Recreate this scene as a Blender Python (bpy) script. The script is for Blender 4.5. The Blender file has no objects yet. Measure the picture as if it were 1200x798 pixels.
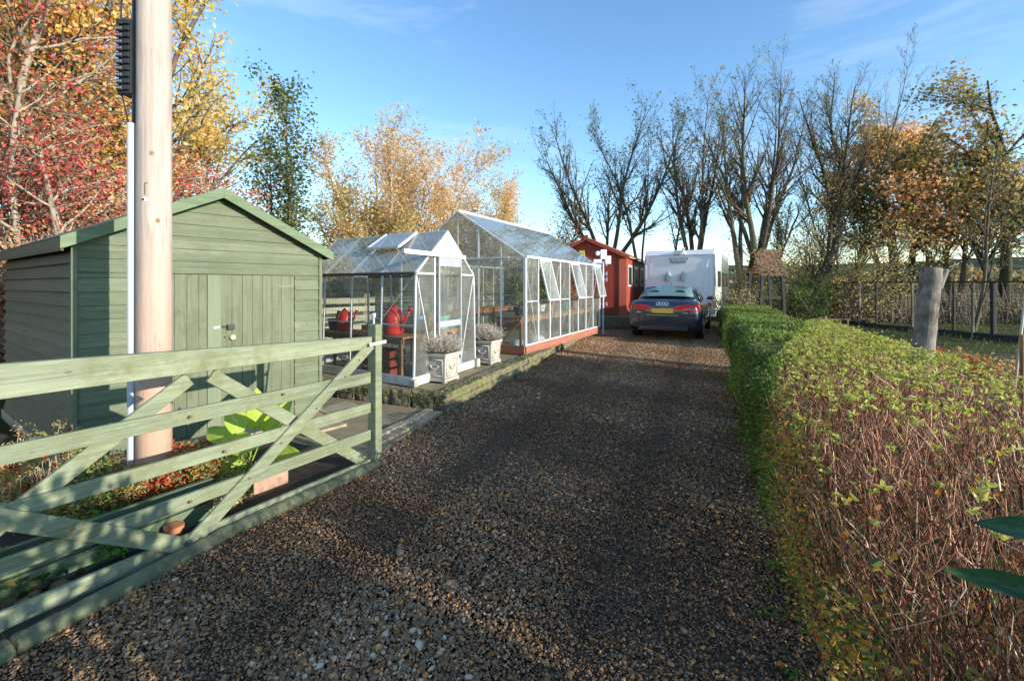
import bpy, math, random
import numpy as np
from mathutils import Vector, Matrix
random.seed(7)
R0 = np.random.default_rng(11)
rad = math.radians
sc = bpy.context.scene
COL = sc.collection
UP = np.array((0., 0., 1.))

# ------------------------------------------------------------------ bookkeeping
BASE = {}
def tag(o, label=None, cat=None, group=None, kind=None):
    if label: o['label'] = label
    if cat: o['category'] = cat
    if group: o['group'] = group
    if kind: o['kind'] = kind
    return o
def thing(name, loc, label, cat, group=None):
    o = bpy.data.objects.new(name, None); COL.objects.link(o)
    o.location = loc; o.empty_display_size = .1
    BASE[o.name] = np.array(loc, float)
    return tag(o, label, cat, group)
def base_of(parent):
    return BASE[parent.name] if parent is not None else np.zeros(3)
def copy_tree(o, parent=None):
    c = o.copy(); COL.objects.link(c)
    if parent is not None: c.parent = parent
    for ch in list(o.children): copy_tree(ch, c)
    return c
def link(name, me, mat, parent=None, base=None):
    o = bpy.data.objects.new(name, me); COL.objects.link(o)
    if parent is not None: o.parent = parent
    BASE[o.name] = base_of(parent) if base is None else np.array(base, float)
    if base is not None and parent is None: o.location = base
    if mat is not None:
        for m in (mat if isinstance(mat, (list, tuple)) else [mat]): me.materials.append(m)
    return o
def zg(y):
    t = min(1., max(0., (y - 7.) / 7.)); return .13 * t * t * (3 - 2 * t)

# ------------------------------------------------------------------ mesh building
class Frame:
    def __init__(s, o, u=(1, 0, 0), v=(0, 1, 0)):
        s.o = np.array(o, float); u = np.array(list(u) + [0] * (3 - len(u)), float); v = np.array(list(v) + [0] * (3 - len(v)), float)
        s.A = np.stack([u / np.linalg.norm(u), v / np.linalg.norm(v), UP], 1)
    def __call__(s, p): return s.o + s.A @ np.array(p, float)
ID = Frame((0, 0, 0))
def nrm(v):
    v = np.array(v, float); return v / max(1e-9, np.linalg.norm(v))
class MB:
    def __init__(s, fr=ID): s.V = []; s.F = []; s.fr = fr; s.mi = []
    def face(s, pts, mi=0):
        n = len(s.V); s.V += [s.fr(p) for p in pts]; s.F.append(list(range(n, n + len(pts)))); s.mi.append(mi)
    def hexa(s, p, mi=0):     # 8 points: bottom loop 4, top loop 4
        n = len(s.V); s.V += [s.fr(q) for q in p]
        for f in ((3, 2, 1, 0), (4, 5, 6, 7), (0, 1, 5, 4), (1, 2, 6, 5), (2, 3, 7, 6), (3, 0, 4, 7)):
            s.F.append([n + i for i in f]); s.mi.append(mi)
    def box(s, a, b, mi=0):
        x0, y0, z0 = a; x1, y1, z1 = b
        s.hexa([(x0, y0, z0), (x1, y0, z0), (x1, y1, z0), (x0, y1, z0), (x0, y0, z1), (x1, y0, z1), (x1, y1, z1), (x0, y1, z1)], mi)
    def beam(s, p0, p1, w, h, up=(0, 0, 1), mi=0):
        p0 = np.array(p0, float); p1 = np.array(p1, float); d = nrm(p1 - p0)
        if np.linalg.norm(np.cross(d, up)) < .05: up = (0, 1, 0)
        sd = nrm(np.cross(d, up)); u = np.cross(sd, d)
        a, b = sd * w / 2, u * h / 2
        s.hexa([p0 - a - b, p0 + a - b, p1 + a - b, p1 - a - b, p0 - a + b, p0 + a + b, p1 + a + b, p1 - a + b], mi)
    def tube(s, p0, p1, r0, r1=None, n=8, mi=0):
        r1 = r0 if r1 is None else r1
        p0 = np.array(p0, float); p1 = np.array(p1, float); d = nrm(p1 - p0)
        a = nrm(np.cross(d, (0, 0, 1) if abs(d[2]) < .9 else (1, 0, 0))); b = np.cross(d, a)
        k = len(s.V)
        for P, r in ((p0, r0), (p1, r1)):
            for i in range(n):
                t = 2 * math.pi * i / n; s.V.append(s.fr(P + r * (a * math.cos(t) + b * math.sin(t))))
        for i in range(n):
            j = (i + 1) % n; s.F.append([k + i, k + j, k + n + j, k + n + i]); s.mi.append(mi)
        s.F.append([k + i for i in range(n)][::-1]); s.F.append([k + n + i for i in range(n)]); s.mi += [mi, mi]
    def path(s, pts, r, n=6, mi=0):
        for a, b in zip(pts[:-1], pts[1:]): s.tube(a, b, r, r, n, mi)
    def prism(s, poly, ext, mi=0):
        ext = np.array(ext, float); n = len(poly); k = len(s.V)
        s.V += [s.fr(np.array(p, float)) for p in poly] + [s.fr(np.array(p, float) + ext) for p in poly]
        s.F.append([k + i for i in range(n)][::-1]); s.F.append([k + n + i for i in range(n)]); s.mi += [mi, mi]
        for i in range(n):
            j = (i + 1) % n; s.F.append([k + i, k + j, k + n + j, k + n + i]); s.mi.append(mi)
    def lathe(s, c, prof, n=20, mi=0):
        k = len(s.V); c = np.array(c, float)
        for r, z in prof:
            for i in range(n):
                t = 2 * math.pi * i / n; s.V.append(s.fr(c + np.array((r * math.cos(t), r * math.sin(t), z))))
        for a in range(len(prof) - 1):
            for i in range(n):
                j = (i + 1) % n; s.F.append([k + a * n + i, k + a * n + j, k + (a + 1) * n + j, k + (a + 1) * n + i]); s.mi.append(mi)
        s.F.append([k + i for i in range(n)][::-1]); s.F.append([k + (len(prof) - 1) * n + i for i in range(n)]); s.mi += [mi, mi]
    def build(s, name, mat, parent=None, smooth=False, bevel=0, sub=0, base=None):
        b = base_of(parent) if base is None else np.array(base, float)
        me = bpy.data.meshes.new(name)
        me.from_pydata([tuple(v - b) for v in s.V], [], s.F)
        import bmesh
        bm = bmesh.new(); bm.from_mesh(me); bmesh.ops.recalc_face_normals(bm, faces=bm.faces); bm.to_mesh(me); bm.free()
        if any(s.mi): me.polygons.foreach_set('material_index', s.mi)
        if smooth: me.polygons.foreach_set('use_smooth', [True] * len(me.polygons))
        o = link(name, me, mat, parent, base)
        if bevel:
            m = o.modifiers.new('bevel', 'BEVEL'); m.width = bevel; m.segments = 2; m.limit_method = 'ANGLE'; m.harden_normals = False
        if sub:
            m = o.modifiers.new('sub', 'SUBSURF'); m.levels = sub; m.render_levels = sub
        return o

def np_mesh(name, V, F, mat, parent=None, rnd=None, smooth=False, base=None, mi=None):
    b = base_of(parent) if base is None else np.array(base, float)
    V = np.asarray(V, np.float32) - b.astype(np.float32); F = np.asarray(F, np.int32); k = F.shape[1]
    me = bpy.data.meshes.new(name)
    me.vertices.add(len(V)); me.vertices.foreach_set('co', V.ravel())
    me.loops.add(F.size); me.loops.foreach_set('vertex_index', F.ravel())
    me.polygons.add(len(F)); me.polygons.foreach_set('loop_start', np.arange(0, F.size, k, dtype=np.int32))
    me.polygons.foreach_set('use_smooth', np.full(len(F), bool(smooth)))
    if mi is not None: me.polygons.foreach_set('material_index', np.asarray(mi, np.int32))
    if rnd is not None:
        a = me.attributes.new('rnd', 'FLOAT', 'FACE'); a.data.foreach_set('value', np.asarray(rnd, np.float32))
    me.update(calc_edges=True)
    return link(name, me, mat, parent, base)

def unit(a): return a / np.maximum(1e-9, np.linalg.norm(a, axis=1, keepdims=True))
def leaf_arrays(P, D, N, L, W, kind='oval', fold=.25):
    """P base points, D axis dirs, N approx normals -> verts, quads"""
    D = unit(D); S = unit(np.cross(D, N)); N = np.cross(S, D); n = len(P)
    L = np.broadcast_to(L, (n,))[:, None]; W = np.broadcast_to(W, (n,))[:, None]
    if kind == 'diamond':
        V = np.stack([P, P + D * L * .45 + S * W * .5 + N * W * fold, P + D * L, P + D * L * .45 - S * W * .5 + N * W * fold * .3], 1)
        F = np.arange(n * 4).reshape(n, 4)
        return V.reshape(-1, 3), F, 1
    V = np.stack([P, P + D * L * .3 + S * W * .45 + N * W * fold, P + D * L * .68 + S * W * .38 + N * W * fold * .8, P + D * L - N * L * .12,
                  P + D * L * .68 - S * W * .38 + N * W * fold * .8, P + D * L * .3 - S * W * .45 + N * W * fold], 1)
    b = (np.arange(n) * 6)[:, None]
    F = np.concatenate([b + np.array([[0, 1, 2, 3]]), b + np.array([[0, 3, 4, 5]])], 1).reshape(-1, 4)
    return V.reshape(-1, 3), F, 2
def leaves(name, P, mat, parent, L, W, rng, kind='oval', up=.4, out=None, rnd=None, base=None):
    n = len(P); D = rng.normal(size=(n, 3)); D[:, 2] *= .7
    if out is not None: D = D * .7 + out
    N = rng.normal(size=(n, 3)) * .8 + np.array((0, 0, up))
    l = L * rng.uniform(.5, 1.4, n); w = W * rng.uniform(.6, 1.3, n)
    V, F, k = leaf_arrays(P, D, N, l, w, kind)
    r = rng.uniform(0, 1, n) if rnd is None else rnd
    return np_mesh(name, V, F, mat, parent, np.repeat(r, k), base=base)
def blade(name, P, D, N, L, W, mat, parent, droop=.25, seed=0):
    """one broad leaf: folded along the midrib, wavy edge, drooping tip"""
    rg = np.random.default_rng(seed); D = nrm(D); S = nrm(np.cross(D, N)); N = np.cross(S, D); nt_, ns = 14, 9; V = []; r = []
    for i in range(nt_):
        t = i / (nt_ - 1); wd = W * .5 * max(.02, math.sin(math.pi * min(1, t ** .75 * 1.0)) ** .75)
        for j in range(ns):
            s_ = -1 + 2 * j / (ns - 1); z = abs(s_) * wd * .35 - droop * L * t * t + .012 * L * math.sin(t * 17 + 3 * s_ * s_ + seed) * abs(s_) + .010 * L * abs(math.sin(t * 21 - abs(s_) * 4))
            V.append(np.array(P) + D * L * (t - .08 * abs(s_) * (1 - t)) + S * wd * s_ + N * z)
    F = [(i * ns + j, i * ns + j + 1, (i + 1) * ns + j + 1, (i + 1) * ns + j) for i in range(nt_ - 1) for j in range(ns - 1)]
    for i in range(nt_ - 1):
        for j in range(ns - 1): r.append(1. if j in (3, 4) and rg.uniform() < .75 else float(np.clip(.35 + .22 * ((i + abs(j - 3.5)) % 3 == 0) + rg.normal(0, .10), 0, 1)))
    return np_mesh(name, V, F, mat, parent, r, smooth=True)
def seg_arrays(A, B, ra, rb, n=5):
    """vectorised frusta"""
    m = len(A); d = unit(B - A); h = np.where(np.abs(d[:, 2:3]) < .9, np.array([[0, 0, 1.]]), np.array([[1., 0, 0]]))
    a = unit(np.cross(d, h)); b = np.cross(d, a)
    t = np.arange(n) * 2 * np.pi / n; c = np.cos(t)[None, :, None]; s_ = np.sin(t)[None, :, None]
    ring = a[:, None] * c + b[:, None] * s_
    V = np.concatenate([A[:, None] + ring * ra[:, None, None], B[:, None] + ring * rb[:, None, None]], 1)
    i = np.arange(n); j = (i + 1) % n
    q = np.stack([i, j, j + n, i + n], 1)
    F = (np.arange(m) * 2 * n)[:, None, None] + q[None]
    return V.reshape(-1, 3), F.reshape(-1, 4)
def sticks(name, A, B, ra, rb, mat, parent, n=3, rnd=None, smooth=True, base=None):
    V, F = seg_arrays(A, B, ra, rb, n)
    r = None if rnd is None else np.repeat(rnd, n)
    return np_mesh(name, V, F, mat, parent, r, smooth, base=base)

def rough(o, levels=3, strength=.02, size=.08):
    m = o.modifiers.new('sub', 'SUBSURF'); m.subdivision_type = 'SIMPLE'; m.levels = m.render_levels = levels
    tx = bpy.data.textures.new('clouds', 'CLOUDS'); tx.noise_scale = size; tx.noise_depth = 3
    d = o.modifiers.new('disp', 'DISPLACE'); d.texture = tx; d.texture_coords = 'LOCAL'; d.strength = strength; d.mid_level = .5
    o.data.polygons.foreach_set('use_smooth', [True] * len(o.data.polygons)); return o
# ------------------------------------------------------------------ materials
class NT:
    def __init__(s, name):
        m = bpy.data.materials.new(name); m.use_nodes = True; s.m = m; s.t = m.node_tree; s.t.nodes.clear()
        s.out = s.n('ShaderNodeOutputMaterial')
    def n(s, kind, **kw):
        x = s.t.nodes.new(kind)
        for k, v in kw.items():
            if hasattr(x, k): setattr(x, k, v)
            else: x.inputs[k].default_value = v
        return x
    def l(s, a, b): s.t.links.new(a, b)
    def ramp(s, fac, stops, interp='LINEAR'):
        r = s.n('ShaderNodeValToRGB'); cr = r.color_ramp; cr.interpolation = interp
        while len(cr.elements) > 1: cr.elements.remove(cr.elements[0])
        cr.elements[0].position = stops[0][0]; cr.elements[0].color = (*stops[0][1], 1)
        for p, c in stops[1:]:
            e = cr.elements.new(p); e.color = (*c, 1)
        s.l(fac, r.inputs[0]); return r.outputs[0]
    def mix(s, fac, a, b, mode='MIX'):
        x = s.n('ShaderNodeMix', data_type='RGBA', blend_type=mode)
        for sock, v in ((x.inputs[0], fac), (x.inputs[6], a), (x.inputs[7], b)):
            if hasattr(v, 'is_linked') or isinstance(v, bpy.types.NodeSocket): s.l(v, sock)
            else: sock.default_value = v if isinstance(v, (int, float)) else (*v, 1)
        return x.outputs[2]
    def noise(s, scale, detail=4, rough=.6, vec=None, dist=0):
        x = s.n('ShaderNodeTexNoise', Scale=scale, Detail=detail, Roughness=rough, Distortion=dist)
        if vec is not None: s.l(vec, x.inputs['Vector'])
        return x.outputs[0]
    def coord(s, scale=(1, 1, 1), rot=(0, 0, 0), kind='Object'):
        c = s.n('ShaderNodeTexCoord'); m = s.n('ShaderNodeMapping'); m.inputs['Scale'].default_value = scale; m.inputs['Rotation'].default_value = rot
        s.l(c.outputs[kind], m.inputs[0]); return m.outputs[0]
    def bump(s, h, strength=.3, dist=.01):
        b = s.n('ShaderNodeBump', Strength=strength, Distance=dist); s.l(h, b.inputs['Height']); return b.outputs[0]
    def bsdf(s, col, rough=.7, normal=None, metal=0, spec=.4, **kw):
        p = s.n('ShaderNodeBsdfPrincipled'); p.inputs['Metallic'].default_value = metal; p.inputs['Specular IOR Level'].default_value = spec
        for k, v in (('Base Color', col), ('Roughness', rough)):
            if isinstance(v, bpy.types.NodeSocket): s.l(v, p.inputs[k])
            else: p.inputs[k].default_value = v if isinstance(v, (int, float)) else (*v, 1)
        if normal is not None: s.l(normal, p.inputs['Normal'])
        for k, v in kw.items(): p.inputs[k.replace('_', ' ')].default_value = v
        return p.outputs[0]
    def done(s, sh): s.l(sh, s.out.inputs[0]); return s.m

def m_plain(name, c, rough=.6, var=.15, scale=6, metal=0, spec=.4, bump=.15, dirt=None, **kw):
    t = NT(name); v = t.coord()
    n = t.noise(scale, 5, .65, v); n2 = t.noise(scale * 9, 3, .6, v)
    c = np.array(c); a = tuple(c * (1 - var)); b = tuple(np.minimum(1, c * (1 + var)))
    col = t.ramp(n, [(.3, a), (.7, b)])
    if dirt is not None:
        nd = t.noise(scale * .5, 6, .75, v); f = t.ramp(nd, [(.5, (0, 0, 0)), (.68, (1, 1, 1))])
        col = t.mix(f, col, dirt)
    return t.done(t.bsdf(col, rough, t.bump(n2, bump, .004), metal, spec, **kw))
def m_paintwood(name, c, grain='h', rough=.6, knots=True, green=None, worn=None, var=.18):
    """painted / stained timber, grain runs along local length by stretched noise"""
    t = NT(name)
    sc_ = {'h': (1.2, 1.2, 26), 'v': (24, 24, 1.2)}[grain]
    v = t.coord(sc_); g = t.noise(1.6, 6, .7, v, .6)
    v2 = t.coord(); big = t.noise(1.7, 4, .6, v2)
    c = np.array(c)
    col = t.ramp(g, [(.25, tuple(c * (1 - 1.5 * var))), (.5, tuple(c)), (.75, tuple(np.minimum(1, c * (1 + var))))])
    col = t.mix(t.ramp(big, [(.3, (0, 0, 0)), (.75, (.45, .45, .45))]), col, tuple(np.minimum(1, c * 1.35 + .01)))
    if grain == 'h':
        c3 = t.n('ShaderNodeTexCoord'); s3 = t.n('ShaderNodeSeparateXYZ'); t.l(c3.outputs['Object'], s3.inputs[0]); m3 = t.n('ShaderNodeMath', operation='MULTIPLY_ADD'); t.l(s3.outputs[2], m3.inputs[0]); m3.inputs[1].default_value = 1 / .118; m3.inputs[2].default_value = -.42 + 50; f3 = t.n('ShaderNodeMath', operation='FLOOR'); t.l(m3.outputs[0], f3.inputs[0]); wn = t.n('ShaderNodeTexWhiteNoise', noise_dimensions='1D'); t.l(f3.outputs[0], wn.inputs['W'])
        col = t.mix(1.0, col, t.ramp(wn.outputs[0], [(0, (.78, .8, .76)), (1, (1.12, 1.1, 1.1))]), 'MULTIPLY')
    if worn is not None:
        w = t.noise(3.2, 7, .8, v); col = t.mix(t.ramp(w, [(.52, (0, 0, 0)), (.66, (.7, .7, .7))]), col, worn)
    if green is not None:
        w = t.noise(4, 7, .75, v2); col = t.mix(t.ramp(w, [(.48, (0, 0, 0)), (.68, (.8, .8, .8))]), col, green)
    if knots:
        vo = t.n('ShaderNodeTexVoronoi', Scale=3.2); t.l(t.coord((1, 1, 2.0)), vo.inputs['Vector'])
        k = t.ramp(vo.outputs['Distance'], [(.03, (1, 1, 1)), (.075, (0, 0, 0))]); col = t.mix(k, col, tuple(c * .45))
    fine = t.noise(9, 4, .7, v)
    return t.done(t.bsdf(col, rough, t.bump(fine, .35, .004), 0, .3))
def m_leaf(name, stops, trans=.35, rough=.5, spec=.35):
    t = NT(name); a = t.n('ShaderNodeAttribute', attribute_name='rnd'); col = t.ramp(a.outputs['Fac'], stops)
    p = t.bsdf(col, rough, None, 0, spec); tr = t.n('ShaderNodeBsdfTranslucent')
    hs = t.n('ShaderNodeHueSaturation', Saturation=1.1, Value=1.3); t.l(col, hs.inputs['Color']); t.l(hs.outputs[0], tr.inputs[0])
    mx = t.n('ShaderNodeMixShader'); mx.inputs[0].default_value = trans; t.l(p, mx.inputs[1]); t.l(tr.outputs[0], mx.inputs[2])
    return t.done(mx.outputs[0])
def m_attr(name, stops, rough=.8, spec=.3, interp='LINEAR'):
    t = NT(name); a = t.n('ShaderNodeAttribute', attribute_name='rnd'); col = t.ramp(a.outputs['Fac'], stops, interp)
    return t.done(t.bsdf(col, rough, None, 0, spec))
def m_bark(name, c, moss=None):
    t = NT(name); v = t.coord((1, 1, .25)); n = t.noise(14, 6, .7, v); c = np.array(c)
    col = t.ramp(n, [(.3, tuple(c * .55)), (.7, tuple(c * 1.3))])
    if moss is not None:
        w = t.noise(2.2, 5, .7, t.coord()); col = t.mix(t.ramp(w, [(.45, (0, 0, 0)), (.62, (.9, .9, .9))]), col, moss)
    return t.done(t.bsdf(col, .9, t.bump(n, .7, .02), 0, .15))
def m_glass(name, haze=.1, hazecol=(.5, .53, .5)):
    t = NT(name); v = t.coord(); lw = t.n('ShaderNodeLayerWeight', Blend=.5); pw = t.n('ShaderNodeMath', operation='POWER'); t.l(lw.outputs['Facing'], pw.inputs[0]); pw.inputs[1].default_value = 4.0; fr = t.n('ShaderNodeMath', operation='MULTIPLY_ADD'); t.l(pw.outputs[0], fr.inputs[0]); fr.inputs[1].default_value = .8; fr.inputs[2].default_value = .045
    tr = t.n('ShaderNodeBsdfTransparent'); tr.inputs[0].default_value = (.93, .96, .945, 1)
    gl = t.n('ShaderNodeBsdfGlossy', Roughness=.03); df = t.n('ShaderNodeBsdfDiffuse'); df.inputs[0].default_value = (*hazecol, 1)
    nz = t.noise(2.2, 6, .7, v); f = t.ramp(nz, [(.3, (haze * .4,) * 3), (.75, (haze * 1.8,) * 3)])
    t.l(t.bump(t.noise(1.3, 2, .5, v), .05, .02), gl.inputs['Normal'])
    m1 = t.n('ShaderNodeMixShader'); t.l(f, m1.inputs[0]); t.l(tr.outputs[0], m1.inputs[1]); t.l(df.outputs[0], m1.inputs[2])
    m2 = t.n('ShaderNodeMixShader'); t.l(fr.outputs[0], m2.inputs[0]); t.l(m1.outputs[0], m2.inputs[1]); t.l(gl.outputs[0], m2.inputs[2])
    return t.done(m2.outputs[0])

GREENP = (.235, .33, .185)
M = dict(
    shed_h=m_paintwood('green_stain_horizontal', (.13, .155, .09), 'h', worn=(.205, .22, .145), green=(.10, .12, .05), var=.32),
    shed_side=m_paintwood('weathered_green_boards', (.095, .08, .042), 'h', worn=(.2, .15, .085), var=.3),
    shed_v=m_paintwood('green_stain_vertical', (.135, .155, .09), 'v', worn=(.21, .225, .145), green=(.10, .12, .05), var=.32),
    shed_trim=m_paintwood('green_stain_trim', (.14, .19, .10), 'h', knots=False, worn=(.21, .26, .16), var=.25),
    shed_light=m_paintwood('pale_green_batten', (.17, .2, .12), 'v', knots=False),
    gate=m_paintwood('pale_green_gate_paint', (.215, .245, .15), 'h', knots=True, green=(.15, .15, .06), worn=(.36, .355, .27), var=.34),
    gate_dark=m_paintwood('green_board_algae', (.12, .17, .10), 'h', green=(.10, .13, .04)),
    felt=m_plain('roof_felt', (.13, .125, .105), .95, .3, 20, bump=.5),
    polewood=None, conduit=m_plain('pale_plastic', (.5, .54, .6), .35, .06, 4, dirt=(.5, .5, .45)),
    black=m_plain('black_plastic', (.03, .03, .032), .45, .3, 12),
    steel=m_plain('galvanised_steel', (.5, .5, .5), .4, .15, 20, metal=.8),
    alu=m_plain('weathered_aluminium', (.74, .74, .72), .45, .1, 12, metal=.1, dirt=(.5, .5, .42)),
    alu_dark=m_plain('dark_gutter', (.1, .095, .085), .6, .3, 12),
    glass=m_glass('greenhouse_glass', .085, (.66, .67, .6)), roofglass=m_glass('dusty_roof_glass', .26, (.55, .58, .52)),
    polycarb=m_plain('twinwall_sheet', (.38, .38, .40), .4, .08, 6),
    redwood=m_paintwood('red_brown_stain', (.33, .052, .03), 'v', knots=True, worn=(.42, .1, .06), var=.25),
    redlit=m_paintwood('red_sunlit_tone', (.5, .12, .07), 'v', knots=False),  # shed red brightened to stand for a sunlit strip
    redplinth=m_paintwood('red_plinth_timber', (.33, .125, .075), 'h', knots=False, worn=(.42, .3, .22), var=.3),
    redroof=m_plain('red_roof_tile', (.33, .11, .06), .85, .35, 9),
    bench=m_paintwood('orange_brown_bench_wood', (.38, .17, .07), 'h', knots=False, worn=(.42, .3, .2)),
    red=m_plain('red_plastic', (.72, .035, .02), .35, .08, 5),
    terracotta=m_plain('terracotta', (.48, .19, .09), .8, .2, 9, dirt=(.4, .33, .25)),
    pinkbrick=m_plain('pale_brick', (.42, .27, .19), .9, .2, 12, bump=.5),
    stoneplanter=m_plain('weathered_cream_planter', (.47, .44, .37), .75, .12, 7, bump=.4, dirt=(.25, .24, .18)),
    white=m_plain('white_gloss', (.78, .78, .78), .3, .04, 3),
    vanwhite=m_plain('white_panel', (.78, .79, .81), .22, .03, 2, spec=.6),
    vancream=m_plain('cream_panel', (.68, .66, .58), .3, .04, 2),
    vangrey=m_plain('grey_trim', (.35, .36, .38), .4, .05, 3),
    darkglass=m_plain('tinted_glass', (.02, .024, .028), .06, .05, 2, spec=.9, bump=.0),
    carblue=m_plain('dark_blue_paint', (.006, .011, .03), .22, .1, 2, spec=.7, bump=0, Coat_Weight=1.0, Coat_Roughness=.04),
    carglass=m_plain('car_rear_glass', (.16, .25, .24), .08, .1, 2, spec=.9, bump=0),
    chrome=m_plain('chrome', (.8, .8, .8), .15, .05, 5, metal=1, bump=0),
    lampred=m_plain('red_lamp', (.5, .012, .012), .15, .15, 8, spec=.8, bump=0),
    plate=m_plain('yellow_plate', (.55, .36, .05), .5, .06, 5),
    rubber=m_plain('rubber', (.018, .018, .018), .8, .2, 12),
    alloy=m_plain('alloy', (.5, .5, .52), .3, .1, 5, metal=.8),
    soil=m_plain('soil', (.06, .042, .028), .95, .4, 14, bump=1.0, dirt=(.03, .022, .016)),
    slab=m_plain('mossy_slab', (.28, .22, .13), .9, .25, 9, bump=.6, dirt=(.12, .135, .05)),
    slab2=m_plain('sandy_slab', (.42, .33, .21), .9, .2, 9, bump=.6, dirt=(.17, .16, .09)),
    mosswall=m_plain('mossy_block', (.17, .14, .09), .95, .4, 7, bump=1.0, dirt=(.2, .21, .06)),
    kerb=m_plain('algae_kerb', (.14, .15, .085), .85, .3, 10, bump=.8, dirt=(.08, .09, .04)),
    darkpost=m_plain('black_timber', (.035, .032, .03), .8, .3, 10),
    greypost=m_bark('grey_weathered_log', (.30, .26, .215), (.09, .08, .055)),
    cane=m_plain('pale_cane', (.55, .46, .34), .7, .15, 10),
    palewood=m_paintwood('pale_fence_wood', (.5, .42, .3), 'h', knots=False),
    rust=m_plain('rust', (.16, .09, .05), .8, .4, 20),
    teal=m_plain('teal_plastic', (.08, .42, .34), .4, .1, 5),
    bluep=m_plain('blue_plastic', (.12, .35, .6), .4, .1, 5),
    yellowp=m_plain('yellow_plastic', (.7, .6, .12), .5, .1, 5),
    bark=m_bark('bark_brown', (.12, .092, .07), (.1, .105, .04)),
    barkgrey=m_bark('bark_grey', (.15, .12, .09), (.11, .11, .045)),
    barkpale=m_bark('bark_pale', (.42, .36, .27)),
    barkdark=m_bark('bark_dark', (.085, .065, .05), (.07, .08, .03)),
)
def _pole():
    t = NT('pale_pole_wood'); v = t.coord((9, 9, .55)); g = t.noise(2.2, 7, .7, v, .5); big = t.noise(.9, 5, .7, t.coord((1, 1, .7)))
    col = t.ramp(g, [(.25, (.33, .245, .20)), (.5, (.51, .41, .35)), (.72, (.6, .52, .46))])
    # fresh orange wood low down, bleached above
    co = t.n('ShaderNodeTexCoord'); sp = t.n('ShaderNodeSeparateXYZ'); t.l(co.outputs['Object'], sp.inputs[0])
    ad = t.n('ShaderNodeMath', operation='MULTIPLY_ADD'); t.l(big, ad.inputs[0]); ad.inputs[1].default_value = -2.2; t.l(sp.outputs[2], ad.inputs[2])
    f = t.ramp(ad.outputs[0], [(0.0, (.95, .95, .95)), (1.0, (0, 0, 0))]); col = t.mix(f, col, (.5, .33, .235))
    vo = t.n('ShaderNodeTexVoronoi', Scale=5); t.l(t.coord((1, 1, .8)), vo.inputs['Vector'])
    col = t.mix(t.ramp(vo.outputs['Distance'], [(.04, (1, 1, 1)), (.09, (0, 0, 0))]), col, (.26, .15, .09))
    ck = t.noise(3.1, 8, .85, t.coord((16, 16, .45))); col = t.mix(t.ramp(ck, [(.37, (.9, .9, .9)), (.415, (0, 0, 0))]), col, (.17, .10, .065))
    st = t.noise(2.3, 5, .7, t.coord((1, 1, .6))); col = t.mix(t.ramp(st, [(.5, (0, 0, 0)), (.75, (.5, .5, .5))]), col, (.33, .29, .24))
    return t.done(t.bsdf(col, .75, t.bump(t.noise(7, 5, .7, v), .6, .006), 0, .25))
M['polewood'] = _pole()
def _gravelbase():
    t = NT('gravel_driveway'); v = t.coord()
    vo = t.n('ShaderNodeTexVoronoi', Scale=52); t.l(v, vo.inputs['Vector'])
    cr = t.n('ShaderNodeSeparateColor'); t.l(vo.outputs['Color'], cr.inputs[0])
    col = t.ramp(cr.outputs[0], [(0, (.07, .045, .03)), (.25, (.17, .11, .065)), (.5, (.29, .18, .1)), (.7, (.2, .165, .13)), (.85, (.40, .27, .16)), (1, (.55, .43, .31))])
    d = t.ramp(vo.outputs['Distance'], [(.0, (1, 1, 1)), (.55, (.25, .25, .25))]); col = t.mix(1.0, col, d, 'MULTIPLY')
    big = t.noise(.9, 5, .6, v); col = t.mix(t.ramp(big, [(.35, (0, 0, 0)), (.7, (.5, .5, .5))]), col, (.17, .115, .07))
    inv = t.n('ShaderNodeMath', operation='SUBTRACT'); inv.inputs[0].default_value = 1; t.l(vo.outputs['Distance'], inv.inputs[1])
    return t.done(t.bsdf(col, .8, t.bump(inv.outputs[0], 1.0, .06), 0, .3))
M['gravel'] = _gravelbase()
def _grass():
    t = NT('rough_grass'); v = t.coord(); n = t.noise(1.1, 6, .7, v); n2 = t.noise(40, 4, .7, v)
    col = t.ramp(n, [(.3, (.05, .055, .02)), (.55, (.075, .075, .028)), (.75, (.11, .085, .045))])
    return t.done(t.bsdf(col, .95, t.bump(n2, .8, .05), 0, .1))
M['grass'] = _grass()

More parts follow.
